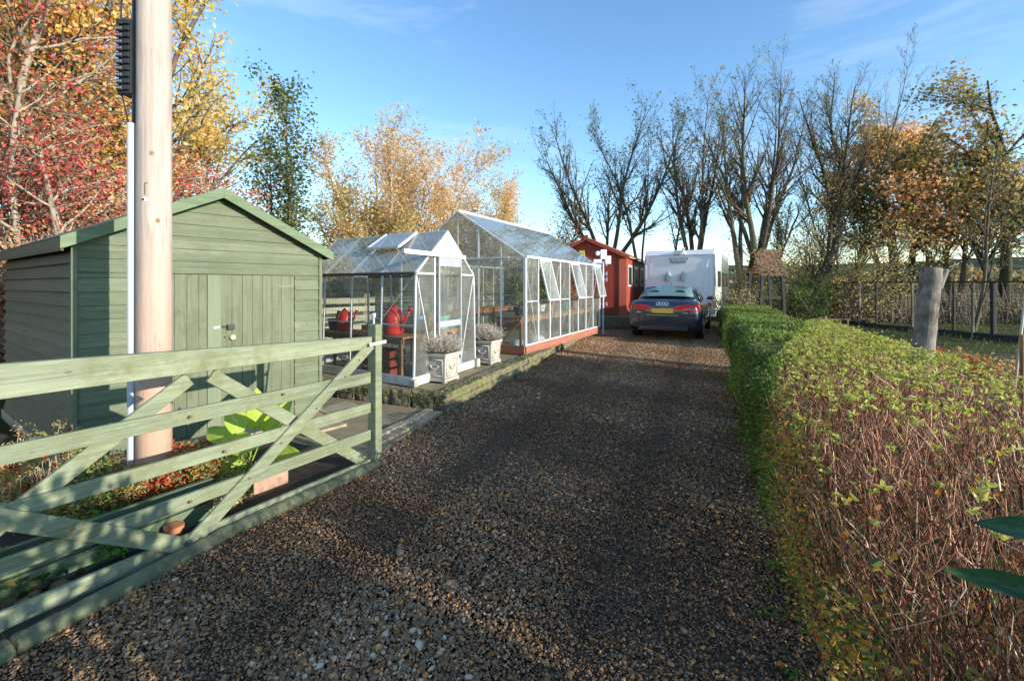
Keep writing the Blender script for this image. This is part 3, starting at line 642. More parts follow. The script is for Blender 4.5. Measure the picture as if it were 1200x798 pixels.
# ------------------------------------------------------------------ gate
G0 = np.array((-1.18, 3.9, 0)); gd = nrm((-.491, -.871, 0)); gn = nrm((.871, -.491, 0))   # gn: toward the drive
def make_gate():
    root = thing('field_gate', (G0[0], G0[1], .0), 'open pale green wooden field gate with diagonal braces', 'gate')
    def P(s, z, o=0): return G0 + gd * s + gn * o + UP * z
    SL = 2.9
    bars = [(1.065, 1.125, .10, .155), (.77, .81, .095, .085), (.515, .555, .085, .075), (.285, .315, .085, .075), (.03, .065, .10, .12)]
    for k, (za, zb, ha, hb) in enumerate(bars):
        mb = MB(); s0 = .05; a = P(s0, za); b = P(SL, zb if k else 1.15); w = .028 if k else .055
        hb2 = hb + (hb - ha) * .3
        mb.hexa([a - UP * ha / 2 - gn * w / 2, a - UP * ha / 2 + gn * w / 2, b - UP * hb2 / 2 + gn * w / 2, b - UP * hb2 / 2 - gn * w / 2, a + UP * ha / 2 - gn * w / 2, a + UP * ha / 2 + gn * w / 2, b + UP * hb2 / 2 + gn * w / 2, b + UP * hb2 / 2 - gn * w / 2])
        mb.build('rail', M['gate'], root, bevel=.004)
    # braces: front pair rises from the middle of the bottom rail, rear pair falls from the top rail
    def brace(s0, z0, s1, z1, o, name='brace'):
        mb = MB(); a, b = P(s0, z0, o), P(s1, z1, o)
        mb.beam(a, b, .022, .085, up=np.cross(gn, nrm(b - a))) if False else None
        d = nrm(b - a); n2 = nrm(np.cross(gn, d)); wv = n2 * .042; tv = gn * .011
        mb.hexa([a - wv - tv, a + wv - tv, b + wv - tv, b - wv - tv, a - wv + tv, a + wv + tv, b + wv + tv, b - wv + tv])
        mb.build(name, M['gate'], root, bevel=.003)
    brace(1.46, .04, .06, 1.05, .0265); brace(1.44, .04, 2.86, .98, .0265)
    brace(1.30, 1.0, .10, .07, -.0265); brace(1.42, 1.0, 2.8, .07, -.0265)
    mb = MB()
    for o0, o1, s0, s1, z1 in ((-.04, .055, -.036, .036, 1.215),):
        a = [P(s0, -.0, o0), P(s1, -.0, o0), P(s1, -.0, o1), P(s0, -.0, o1)]; mb.hexa(a + [p + UP * z1 for p in a])
    mb.build('stile', M['gate'], root, bevel=.006)
    mb = MB(); a = [P(2.88, .0, -.045), P(2.98, .0, -.045), P(2.98, .0, .05), P(2.88, .0, .05)]; mb.hexa(a + [p + UP * 1.4 for p in a]); mb.build('stile', M['gate'], root, bevel=.006)
    for s, z in ((1.44, .30), (1.44, .79), (2.2, .55), (2.7, .85), (.2, .94), (1.25, .53), (.86, .8), (1.1, .31), (.88, .47), (.34, .83), (1.39, .07), (.6, .64), (1.95, .38)):
        mb = MB(); a = P(s, z, .036); mb.tube(a, a + gn * .006, .009, .009, 8); mb.build('bolt', M['rust'], root)
    mb = MB(); a = P(.07, 1.07, .066); mb.beam(P(.12, 1.055, .07), P(-.07, 1.065, .07), .008, .028); mb.beam(P(-.06, 1.065, .065), P(-.06, 1.065, -.05), .008, .028); mb.build('latch', M['conduit'], root, bevel=.003)
    # ring bolt at the foot
    mb = MB(); c = P(-.0, .045, .10); ring = [c + gd * .028 * math.cos(t) + UP * (.028 * math.sin(t) + .06) for t in np.linspace(-1.4, 4.4, 16)]; mb.path(ring, .006, 6); mb.path([c + UP * .03, c - UP * .06], .006, 6); mb.build('ring_bolt', M['rust'], root)
    st = MB(); st.tube(P(-.05, .78, -.07), P(-.11, 1.27, -.12), .011, .009, 8); st.tube(P(-.11, 1.262, -.12), P(-.115, 1.30, -.124), .018, .018, 8)
    tag(st.build('latch_rod', M['conduit'], None, smooth=True, base=P(-.05, .78, -.07)), 'thin white rod leaning out behind the gate end post', 'rod')
make_gate()

# ------------------------------------------------------------------ small greenhouse
def bar(mb, a, b, w=.022, h=.03, up=(0, 0, 1)): mb.beam(a, b, w, h, up)
def make_gh1():
    o = np.array((-1.28, 6.05, TZ)); u = nrm((.65, 1.39, 0)); v = nrm((-1.594, 1.0, 0)); W = 1.53; L = 2.55; EH = 1.5; RHt = 2.13; sp = .045
    root = thing('small_greenhouse', o, 'small aluminium greenhouse with sloping sides and an open door next to the shed', 'greenhouse')
    fr = Frame(o, u, v); nb = 4
    mb = MB(fr); s0 = -sp; s1 = W + sp
    for a, b in (((s0, 0), (s1, 0)), ((s0, L), (s1, L)), ((s0, 0), (s0, L)), ((s1, 0), (s1, L))): mb.beam((*a, .06), (*b, .06), .03, .12)
    mb.build('base_rail', M['alu'], root, bevel=.004)
    mb = MB(fr); mb.box((s0 - .05, -.06, 0), (s0 + .03, .05, .1)); mb.box((s1 - .04, -.08, 0), (s1 + .06, .02, .14)); mb.build('base_block', M['stoneplanter'], root, bevel=.01)
    mb = MB(fr)
    for i in range(nb + 1):
        y = L * i / nb
        for xs_, xt in ((s0, 0), (s1, W)): bar(mb, (xs_, y, .12), (xt, y, EH), .028, .03, (0, 1, 0))
        bar(mb, (0, y, EH), (W / 2, y, RHt), .026, .032, (0, 1, 0)); bar(mb, (W, y, EH), (W / 2, y, RHt), .026, .032, (0, 1, 0))
    mb.beam((W / 2, -.01, RHt), (W / 2, L + .01, RHt), .03, .04); 
    mb.beam((s0 * .5, 0, .8), (s0 * .5, L, .8), .012, .02); mb.beam((W, 0, .8), (W, L, .8), .012, .02)
    for y in (0, L):
        bar(mb, (0, y, EH), (.42, y, EH)); bar(mb, (1.1, y, EH), (W, y, EH))
    bar(mb, (.02, 0, 1.45), (.42, 0, .12), .015, .02, (0, 1, 0)); bar(mb, (W - .02, 0, 1.45), (1.12, 0, .12), .015, .02, (0, 1, 0))
    bar(mb, (.02, L, 1.45), (.55, L, .12), .015, .02, (0, 1, 0))
    bar(mb, (.03, .05, EH - .02), (.03, L * .25, .9), .012, .012, (1, 0, 0))
    mb.build('frame', M['alu'], root, bevel=.003)
    for xe, sgn in ((-.02, -1), (W + .02, 1)):
        mb = MB(fr); mb.beam((xe, -.02, EH - .005), (xe, L + .02, EH - .005), .05, .04); mb.build('gutter', M['alu_dark'], root, bevel=.004)
    # glazing, one pane object per bay row
    def pane(name, pts, mat, parent=root):
        mb = MB(fr); n = np.cross(np.array(pts[1]) - np.array(pts[0]), np.array(pts[2]) - np.array(pts[0])); mb.prism(pts, nrm(n) * .003); return mb.build(name, mat, parent)
    for i in range(nb):
        y0, y1 = L * i / nb + .014, L * (i + 1) / nb - .014
        for xs_, xt, ex in ((s0, 0, -.004), (s1, W, .004)): pane('wall_pane', [(xs_ + ex, y0, .12), (xs_ + ex, y1, .12), (xt + ex, y1, EH - .02), (xt + ex, y0, EH - .02)], M['glass'])
        for sg in (0, 1):
            if sg == 0 and i == 1: 
                continue
            xa, xb = (0, W / 2) if sg == 0 else (W, W / 2)
            xm_, zm = (xa + xb) / 2, (EH + RHt) / 2
            pane('roof_pane', [(xa, y0, EH + .02), (xa, y1, EH + .02), (xm_, y1, zm + .02), (xm_, y0, zm + .02)], M['roofglass'])
            pane('roof_pane', [(xm_, y0, zm + .026), (xm_, y1, zm + .026), (xb, y1, RHt + .02), (xb, y0, RHt + .02)], M['roofglass'])
    y0, y1 = L / nb, 2 * L / nb; xm_, zm = W / 4, (EH + RHt) / 2
    pane('roof_pane', [(0, y0 + .014, EH + .02), (0, y1 - .014, EH + .02), (xm_, y1 - .014, zm + .02), (xm_, y0 + .014, zm + .02)], M['roofglass'])
    # lifted roof vent
    mb = MB(fr); va, vb = (xm_ - .05, zm + .09), (W / 2, RHt + .03)
    mb.beam((va[0], y0 - .02, va[1]), (va[0], y1 + .02, va[1]), .03, .035); 
    for y in (y0 - .015, y1 + .015): mb.beam((va[0], y, va[1]), (vb[0], y, vb[1]), .035, .045, (0, 1, 0))
    vf = mb.build('roof_vent', M['alu'], root, bevel=.003)
    pane('vent_pane', [(va[0], y0, va[1] + .012), (va[0], y1, va[1] + .012), (vb[0], y1, vb[1] + .012), (vb[0], y0, vb[1] + .012)], M['roofglass'], vf)
    # gable panes
    for y in (-.006, L + .006):
        pane('gable_pane', [(s0, y, .12), (.42, y, .12), (.42, y, EH - .02), (0, y, EH - .02)], M['glass'])
        pane('gable_pane', [(1.1, y, .12), (s1, y, .12), (W, y, EH - .02), (1.1, y, EH - .02)], M['glass'])
        f = lambda x: EH + (RHt - EH) * (1 - abs(x - W / 2) / (W / 2))
        if y > 0: pane('gable_pane', [(.42, y, .12), (1.1, y, .12), (1.1, y, EH), (W, y, EH), (W / 2, y, RHt - .02), (0, y, EH), (.42, y, EH)], M['glass'])
        else:
            pane('gable_pane', [(0.02, y, EH + .02), (.42, y, EH + .02), (.42, y, f(.42) - .02)], M['glass'])
            pane('gable_pane', [(1.1, y, EH + .02), (W - .02, y, EH + .02), (1.1, y, f(1.1) - .02)], M['glass'])
    mb = MB(fr); z0 = 1.78; mb.prism([(.345, -.012, z0), (1.185, -.012, z0), (W / 2, -.012, RHt - .015)], (0, .006, 0)); mb.build('gable_panel', M['polycarb'], root)
    mb = MB(fr); 
    for x in (.42, 1.1): mb.beam((x, -.006, .1), (x, -.006, z0), .035, .035)
    mb.build('door_post', M['alu'], root, bevel=.003)
    mb = MB(fr); mb.box((-.32, -.08, z0 - .04), (1.18, -.03, z0 + .02)); mb.build('door_track', M['white'], root, bevel=.005)
    mb = MB(fr); mb.tube((-.30, -.05, z0 - .03), (-.06, -.03, EH - .0), .006); mb.build('track_stay', M['alu_dark'], root)
    # sliding door closed
    mb = MB(fr); dz0, dz1 = .13, z0 - .05
    for x in (.47, 1.05): mb.beam((x, -.055, dz0), (x, -.055, dz1), .03, .03)
    for z, h in ((dz1 - .055, .13), (.78, .09), (dz0 + .05, .1)): mb.beam((.47, -.055, z), (1.05, -.055, z), .02, h)
    d = mb.build('door', M['polycarb'], root, bevel=.003)
    pane('door_pane', [(.485, -.055, .23), (1.035, -.055, .23), (1.035, -.055, .735), (.485, -.055, .735)], M['glass'], d)
    pane('door_pane', [(.485, -.055, .825), (1.035, -.055, .825), (1.035, -.055, dz1 - .12), (.485, -.055, dz1 - .12)], M['glass'], d)
    # ---- contents
    def bench(x0, x1, y0, y1, z, label):
        c = fr((x0, y0, 0)); r = thing('potting_bench', c, label, 'bench'); mb = MB(fr)
        y = y0
        while y < y1 - .05: mb.box((x0, y, z - .03), (x1, min(y + .115, y1), z)); y += .125
        mb.build('bench_top', M['bench'], r, bevel=.003)
        for x in (x0 + .03, x1 - .03):
            for y in (y0 + .05, (y0 + y1) / 2, y1 - .05):
                mb = MB(fr); mb.box((x - .022, y - .022, 0), (x + .022, y + .022, z - .034)); mb.build('leg', M['bench'], r)
        mb = MB(fr); 
        for x in (x0 + .03, x1 - .03): mb.box((x - .012, y0, z - .1), (x + .012, y1, z - .036))
        mb.build('apron', M['bench'], r); return r
    bench(.06, .5, .3, 2.3, .62, 'orange wooden potting bench along the near side of the small greenhouse')
    bench(1.12, 1.48, .3, 2.3, .62, 'wooden potting bench along the far side of the small greenhouse')
    def jerry(x, y, z, s, label, h=.3):
        c = fr((x, y, z)); r = thing('watering_can', c, label, 'watering can', 'red watering cans on the bench in the small greenhouse')
        mb = MB(fr); mb.lathe((x, y, z), [(.09 * s, 0), (.115 * s, .03 * s), (.11 * s, .2 * s), (.08 * s, .28 * s), (.035 * s, .3 * s)], 16); mb.build('can_body', M['red'], r, smooth=True)
        mb = MB(fr); mb.path([(x, y + .09 * s, z + .26 * s), (x, y + .17 * s, z + .29 * s), (x, y + .2 * s, z + .2 * s), (x, y + .17 * s, z + .08 * s), (x, y + .1 * s, z + .04 * s)], .016 * s, 8)
        mb.path([(x, y - .06 * s, z + .27 * s), (x, y + .02 * s, z + .33 * s), (x, y + .1 * s, z + .27 * s)], .014 * s, 8); mb.build('handle', M['red'], r, smooth=True)
        mb = MB(fr); mb.tube((x, y - .09 * s, z + .05 * s), (x, y - .24 * s, z + .27 * s), .022 * s, .014 * s, 8); mb.tube((x, y - .24 * s, z + .27 * s), (x, y - .26 * s, z + .3 * s), .02 * s, .034 * s, 10); mb.build('spout', M['red'], r, smooth=True)
    jerry(.22, .62, .62, 1.35, 'large red watering can on the bench by the greenhouse front corner')
    jerry(.25, 1.72, .62, 1.05, 'smaller red watering can near the shed end of the greenhouse bench')
    mb = MB(fr)
    for z in np.arange(.25, 1.4, .1): mb.tube((.035, .03, z), (.035, 2.5, z), .0025, None, 4)
    for y in np.arange(.05, 2.5, .075): mb.tube((.035, y, .2), (.035, y, 1.42), .002, None, 4)
    c = fr((.035, 1.2, 0)); tag(mb.build('wire_mesh_panel', M['alu_dark'], None, base=c), 'dark wire mesh panel standing inside the small greenhouse wall', 'mesh panel')
    def pot(x, y, z, s, mat, label, cat='plant pot', plant=None):
        c = fr((x, y, z)); r = thing('plant_pot', c, label, cat)
        mb = MB(fr); mb.lathe((x, y, z), [(.06 * s, 0), (.08 * s, .12 * s), (.09 * s, .12 * s), (.09 * s, .15 * s), (.075 * s, .15 * s)], 14); mb.build('pot', mat, r, smooth=False)
        if plant:
            rng = np.random.default_rng(int(x * 100 + y * 10)); P = np.array(c) + np.array((0, 0, .2 * s)) + rng.normal(size=(160, 3)) * np.array((.07, .07, .1)) * s
            leaves('foliage', P, L_[plant], r, .05 * s, .03 * s, rng)
    pot(.3, 1.15, .62, 1.0, M['terracotta'], 'terracotta pot between the two red watering cans')
    pot(.28, 2.05, .62, 1.2, M['black'], 'black pot at the shed end of the near greenhouse bench')
    pot(1.3, .5, .62, 1.5, M['teal'], 'teal plastic pot on the far bench of the small greenhouse')
    pot(1.3, 1.0, .62, 1.3, M['bluep'], 'blue plastic pot on the far bench of the small greenhouse')
    pot(.75, .22, .0, 1.9, M['terracotta'], 'terracotta pot with orange rim on the floor behind the greenhouse corner', plant='orange')
    pot(.95, .4, .0, 1.6, M['yellowp'], 'yellow tub with plants just inside the small greenhouse door', plant='willow')
    mb = MB(fr)
    for x, y in ((.2, .35), (.33, 2.4)): pass
    cr_ = thing('wooden_crate', fr((.15, .8, 0)), 'reddish slatted crate on the floor under the near bench', 'crate')
    for k, z in enumerate((.04, .17, .3)):
        mb = MB(fr); mb.box((.12, .6, z), (.135, 1.2, z + .09)); mb.box((.45, .6, z), (.465, 1.2, z + .09)); mb.box((.137, .6, z), (.448, .615, z + .09)); mb.box((.137, 1.185, z), (.448, 1.2, z + .09)); mb.build('slat', M['redwood'], cr_)
    mb = MB(fr); mb.box((.137, .617, .0), (.448, 1.183, .03)); mb.build('crate_floor', M['redwood'], cr_)
make_gh1()

# ------------------------------------------------------------------ planters with lavender
def planter(x, y, u, label, seed, s=.4):
    v = (-u[1], u[0], 0); root = thing('square_planter', (x, y, TZ), label, 'planter', 'cream square planters with dead lavender')
    fr = Frame((x, y, TZ), u, v); mb = MB(fr); h = .4
    def ring(a, z): return [(-a, -a, z), (a, -a, z), (a, a, z), (-a, a, z)]
    b = s / 2
    mb.hexa(ring(b * .9, .015) + ring(b * .9, .055)); mb.hexa(ring(b * .82, .057) + ring(b * .9, h - .05)); mb.hexa(ring(b * 1.0, h - .048) + ring(b * 1.02, h))
    for sx in (-1, 1):
        for sy in (-1, 1): mb.box((sx * b * .75 - .03, sy * b * .75 - .03, 0), (sx * b * .75 + .03, sy * b * .75 + .03, .013))
    pb = mb.build('pot', M['stoneplanter'], root, bevel=.006)
    # raised frame and swag on each face
    for k in range(4):
        a = k * math.pi / 2; ca, sa = math.cos(a), math.sin(a)
        T = lambda p: (p[0] * ca - p[1] * sa, p[0] * sa + p[1] * ca, p[2])
        mb = MB(fr); f = lambda z: -b * (.82 + .08 * (z - .057) / (h - .107)) - .004
        xw = b * .66
        for p, q in (((-xw, .095), (xw, .095)), ((-xw, .315), (xw, .315)), ((-xw, .095), (-xw, .315)), ((xw, .095), (xw, .315))): mb.tube(T((p[0], f(p[1]), p[1])), T((q[0], f(q[1]), q[1])), .007, None, 6)
        sw = [T((xw * .55 * t, f(.21 + .04 * t * t) - .004, .185 + .05 * t * t)) for t in np.linspace(-1, 1, 9)]
        for p, q in zip(sw[:-1], sw[1:]): mb.tube(p, q, .013, .013, 7)
        mb.tube(T((0, f(.19) + .004, .19)), T((0, f(.19) - .016, .19)), .026, .018, 9)
        mb.build('relief', M['stoneplanter'], pb, smooth=True)
    mb = MB(fr); mb.prism([(-b * .88, -b * .88, h - .03), (b * .88, -b * .88, h - .03), (b * .88, b * .88, h - .03), (-b * .88, b * .88, h - .03)], (0, 0, .034)); mb.build('compost', M['soil'], root)
    rng = np.random.default_rng(seed); n = 1300; c = np.array((x, y, TZ + h))
    D = rng.normal(size=(n, 3)) * np.array((.75, .75, .5)); D[:, 2] = np.abs(D[:, 2]) + .35; D = unit(D); L = rng.uniform(.14, .28, n)[:, None]
    A = c + np.concatenate([rng.uniform(-.12, .12, (n, 2)), np.zeros((n, 1))], 1); B = A + D * L
    sticks('stems', A, B, np.full(n, .0018), np.full(n, .0012), L_['twig_grey'], root, 3, rng.uniform(.7, 1, n))
    m = 9000; i = rng.integers(0, n, m); P = A[i] + (B - A)[i] * rng.uniform(.35, 1.05, (m, 1)) 
    leaves('foliage', P, L_['lavender'], root, .024, .006, rng, 'diamond', out=D[i])
u_ = nrm((.398, .917, 0)); ur = (u_[1], -u_[0])
def planter_at(x, y, label, seed):
    u = nrm((.43, .9, 0)); c = np.array((x, y)) + .2 * np.array((-u[1], u[0])) * 1 + .2 * np.array((u[0], u[1])); planter(c[0], c[1], (u[0], u[1], 0), label, seed, .4)
planter_at(-.90, 6.16, 'cream square planter of dead lavender nearest the gate, by the small greenhouse corner', 1)
planter_at(-.34, 7.6, 'cream square planter of dead lavender between the two greenhouses', 2)

# ------------------------------------------------------------------ large greenhouse
def make_gh2():
    o = np.array((.25, 8.7, TZ)); u = nrm((.47, .883, 0)); v = nrm((-.861, .509, 0)); L = 4.7; W = 3.21; EH = 1.87; RHt = 2.88; bz = .17
    root = thing('large_greenhouse', o, 'large white-framed greenhouse on a red timber plinth along the gravel', 'greenhouse')
    fr = Frame(o, u, v)
    mb = MB(fr)
    for a, b in (((0, 0), (L, 0)), ((0, W), (L, W)), ((0, 0), (0, W)), ((L, 0), (L, W))):
        mb.beam((*a, bz / 2), (*b, bz / 2), .06, bz)
    mb.build('plinth', M['redplinth'], root, bevel=.006)
    nb = 8; bw = L / nb; WH = M['alu']
    mb = MB(fr)
    for i in range(nb + 1):
        x = i * bw
        for y in (0, W): mb.beam((x, y, bz), (x, y, EH), .04 if 0 < i < nb else .06, .04 if 0 < i < nb else .06)
        mb.beam((x, 0, EH), (x, W / 2, RHt), .03, .035, (1, 0, 0)); mb.beam((x, W, EH), (x, W / 2, RHt), .03, .035, (1, 0, 0))
    for y in (0, W): mb.beam((0, y, EH + .005), (L, y, EH + .005), .05, .045); mb.beam((0, y, bz + .015), (L, y, bz + .015), .04, .03); mb.beam((0, y, 1.02), (L, y, 1.02), .012, .02)
    mb.beam((0, W / 2, RHt + .01), (L, W / 2, RHt + .01), .05, .06)
    for x in (0, L):
        mb.beam((x, 0, EH - .0), (x, W, EH - .0), .03, .03)
        for y in (.54, 1.08, 2.13, 2.67):
            zt = EH + (RHt - EH) * (1 - abs(y - W / 2) / (W / 2)); mb.beam((x, y, bz), (x, y, zt), .03, .035)
        mb.beam((x, W / 2, EH), (x, W / 2, RHt), .02, .03)
        mb.beam((x, 0, 1.02), (x, W, 1.02), .012, .02)
    # diagonal wind braces
    mb.beam((.03, .02, EH - .05), (bw * 1.0, .02, bz), .012, .018); mb.beam((bw * 3, .02, EH - .05), (bw * 2, .02, bz), .012, .018)
    mb.beam((L - .03, .02, EH - .05), (L - bw * 1.6, .02, bz), .012, .018)
    for i in (2, 4, 6): mb.beam((i * bw, 0, EH), (i * bw, W, EH + .02), .02, .02); 
    mb.build('frame', WH, root, bevel=.003)
    mb = MB(fr); mb.beam((-.02, -.035, EH + .01), (L + .02, -.035, EH + .01), .05, .05); mb.build('gutter', M['white'], root, bevel=.006)
    mb = MB(fr); mb.box((-.035, .35, EH - .01), (-.02, 1.9, EH + .03)); mb.build('door_track', M['alu'], root, bevel=.003)
    def pane(name, pts, mat, parent=root):
        mb = MB(fr); n = np.cross(np.array(pts[1]) - np.array(pts[0]), np.array(pts[2]) - np.array(pts[0])); mb.prism(pts, nrm(n) * .003); return mb.build(name, mat, parent)
    vents = (1, 4, 7)
    for i in range(nb):
        x0, x1 = i * bw + .016, (i + 1) * bw - .016
        for y in (-.004, W + .004):
            pane('wall_pane', [(x0, y, bz + .03), (x1, y, bz + .03), (x1, y, 1.01), (x0, y, 1.01)], M['glass'])
            if not (y < 0 and i in vents): pane('wall_pane', [(x0, y, 1.03), (x1, y, 1.03), (x1, y, EH - .02), (x0, y, EH - .02)], M['glass'])
        for ya in (0, W):
            pane('roof_pane', [(x0, ya, EH + .025), (x1, ya, EH + .025), (x1, (ya + W / 2) / 2, (EH + RHt) / 2 + .025), (x0, (ya + W / 2) / 2, (EH + RHt) / 2 + .025)], M['roofglass'])
            pane('roof_pane', [(x0, (ya + W / 2) / 2, (EH + RHt) / 2 + .031), (x1, (ya + W / 2) / 2, (EH + RHt) / 2 + .031), (x1, W / 2, RHt + .02), (x0, W / 2, RHt + .02)], M['roofglass'])
    ys_ = [0, .54, 1.08, W / 2, 2.13, 2.67, W]; f = lambda y: EH + (RHt - EH) * (1 - abs(y - W / 2) / (W / 2))
    for x in (-.006, L + .006):
        for a, b in zip(ys_[:-1], ys_[1:]):
            pane('gable_pane', [(x, a + .016, bz + .03), (x, b - .016, bz + .03), (x, b - .016, EH - .02), (x, a + .016, EH - .02)], M['glass'])
            pane('gable_pane', [(x, a + .016, EH + .02), (x, b - .016, EH + .02), (x, b - .016, f(b - .016) - .025), (x, a + .016, max(EH + .021, f(a + .016) - .025))], M['glass'])
    for i in vents:
        x0, x1 = i * bw + .02, (i + 1) * bw - .02; zt, zb, yo = EH - .03, 1.04, -.24 if i != 7 else -.2
        mb = MB(fr)
        for x in (x0, x1): mb.beam((x, -.035, zt), (x, yo, zb), .028, .028, (1, 0, 0))
        mb.beam((x0, -.035, zt), (x1, -.035, zt), .028, .028); mb.beam((x0, yo, zb), (x1, yo, zb), .03, .03)
        vv = mb.build('side_vent', M['white'], root, bevel=.003)
        pane('vent_pane', [(x0, -.036, zt), (x1, -.036, zt), (x1, yo, zb), (x0, yo, zb)], M['polycarb'] if i == 99 else M['roofglass'], vv)
        mb = MB(fr); mb.beam((x0 - .01, -.025, 1.035), (x1 + .01, -.025, 1.035), .06, .03); mb.build('vent_sill', M['alu_dark'], root)
    # ---- staging
    def bench(x0, x1, y0, y1, z, label):
        r = thing('potting_bench', fr((x0, y0, 0)), label, 'bench'); mb = MB(fr); x = x0
        while x < x1 - .05: mb.box((x, y0, z - .035), (min(x + .14, x1), y1, z)); x += .15
        mb.build('bench_top', M['bench'], r, bevel=.003)
        for x in np.linspace(x0 + .05, x1 - .05, 4):
            for y in (y0 + .04, y1 - .04): mb = MB(fr); mb.box((x - .025, y - .025, 0), (x + .025, y + .025, z - .04)); mb.build('leg', M['bench'], r)
        mb = MB(fr)
        for y in (y0 + .04, y1 - .04): mb.beam((x0, y, z - .08), (x1, y, z - .08), .02, .08)
        mb.beam((x0 + .02, y0 + .05, z - .1), (x0 + .02, y1 - .1, .15), .05, .03); mb.build('brace', M['bench'], r)
    bench(.12, 4.5, .14, .75, .72, 'long orange wooden bench beside the gravel inside the large greenhouse')
    bench(.12, 4.5, 2.5, 3.08, .72, 'long wooden bench against the far side of the large greenhouse')
    def pot(x, y, z, s, mat, label, plant=None, ph=.25):
        c = fr((x, y, z)); r = thing('plant_pot', c, label, 'plant pot')
        mb = MB(fr); mb.lathe((x, y, z), [(.06 * s, 0), (.08 * s, .12 * s), (.09 * s, .12 * s), (.09 * s, .15 * s), (.075 * s, .15 * s)], 14); mb.build('pot', mat, r)
        if plant:
            rng = np.random.default_rng(int(x * 100 + y * 10)); n = 200
            P = c + np.array((0, 0, .15 * s + ph * .6)) + rng.normal(size=(n, 3)) * np.array((.09, .09, ph * .4)); leaves('foliage', P, L_[plant], r, .07, .035, rng)
            A = np.repeat((c + np.array((0, 0, .13 * s)))[None], 6, 0); B = A + rng.normal(size=(6, 3)) * .05 + np.array((0, 0, ph)); sticks('stem', A, B, np.full(6, .004), np.full(6, .002), L_['twig_grey'], r, 4, rng.uniform(0, 1, 6))
    pot(.35, 1.55, .72, .01 + 1.3, M['black'], 'black pot on the bench end inside the greenhouse gable') if False else None
    pot(.45, .38, .72, 1.2, M['black'], 'black pot with a tall leafy plant on the bench at the near greenhouse corner', 'olive', .5)
    pot(.95, .5, .72, 1.0, M['terracotta'], 'terracotta pot second from the near end of the large greenhouse bench', 'willow', .2)
    pot(1.6, .4, .72, 1.2, M['white'], 'white pot with a green plant below the first side vent', 'olive', .3)
    pot(2.2, .45, .72, 1.1, M['terracotta'], 'terracotta pot with a green plant midway along the greenhouse bench', 'hedge_green', .3)
    pot(3.0, .4, .72, 1.3, M['teal'], 'teal pot with green plant past the middle of the greenhouse bench', 'hedge_green', .25)
    pot(3.9, .45, .72, 1.3, M['terracotta'], 'terracotta pot at the far end of the greenhouse bench', 'orange', .25)
    pot(.7, 2.8, .72, 1.6, M['teal'], 'teal tub on the far bench behind the greenhouse gable')
    pot(1.2, 2.75, .72, 1.6, M['white'], 'white tub on the far bench behind the greenhouse gable')
    # hanging basket, sacks, tray
    hb = thing('hanging_basket', fr((1.0, .7, 1.45)), 'hanging basket with trailing yellow-green plant inside the large greenhouse', 'hanging basket')
    mb = MB(fr); mb.lathe((1.0, .7, 1.38), [(.05, 0), (.1, .05), (.13, .12)], 14); mb.build('basket', M['rust'], hb); mb = MB(fr)
    for a in (0, 2.1, 4.2): mb.tube((1.0 + .12 * math.cos(a), .7 + .12 * math.sin(a), 1.5), (1.0, .7, 1.86), .003, None, 4)
    mb.build('chain', M['rust'], hb); rng = np.random.default_rng(8); P = fr((1.0, .7, 1.52)) + rng.normal(size=(260, 3)) * np.array((.12, .12, .1)); leaves('foliage', P, L_['willow'], hb, .06, .03, rng)
    for k, (x, y, l) in enumerate(((.55, .42, 'white compost sack slumped on the floor under the bench end by the greenhouse gable'), (1.5, .45, 'white sack on the floor under the greenhouse bench further along'))):
        mb = MB(fr); mb.lathe((x, y, 0), [(.16, 0), (.2, .06), (.19, .14), (.13, .2), (.06, .22)], 14)
        tag(mb.build('compost_sack', M['white'], None, smooth=True, base=fr((x, y, 0))), l, 'sack', 'white sacks under the greenhouse bench')
    mb = MB(fr); mb.box((.3, .15, .722), (.75, .7, .74)); mb.box((.3, .15, .74), (.32, .7, .775)); mb.box((.73, .15, .74), (.75, .7, .775)); mb.box((.322, .15, .74), (.728, .17, .775)); mb.box((.322, .68, .74), (.728, .7, .775))
    mb = MB(fr); mb.box((1.08, .2, .722), (1.45, .65, .76)); tag(mb.build('seed_tray', M['black'], None, bevel=.008, base=fr((1.1, .2, .722))), 'flat dark seed tray on the greenhouse bench between two pots', 'seed tray')
make_gh2()

# pale slatted fence behind the small greenhouse
f0 = np.array((-5.6, 7.6, 0)); f1 = np.array((-2.3, 12.2, 0)); fd = nrm(f1 - f0); root = thing('slatted_fence', f0, 'pale horizontal-slat timber fence seen through the small greenhouse', 'fence'); Lf = float(np.linalg.norm(f1 - f0))
for k in range(4): mb = MB(); q = f0 + fd * (Lf * k / 3); mb.box(q + (-.05, -.05, 0), q + (.05, .05, 1.35)); mb.build('post', M['palewood'], root)
for k in range(6): mb = MB(); z = .2 + k * .2; off = np.array((fd[1], -fd[0], 0)) * .065; mb.beam(f0 + off + UP * z, f1 + off + UP * z, .02, .13); mb.build('rail', M['palewood'], root, bevel=.003)
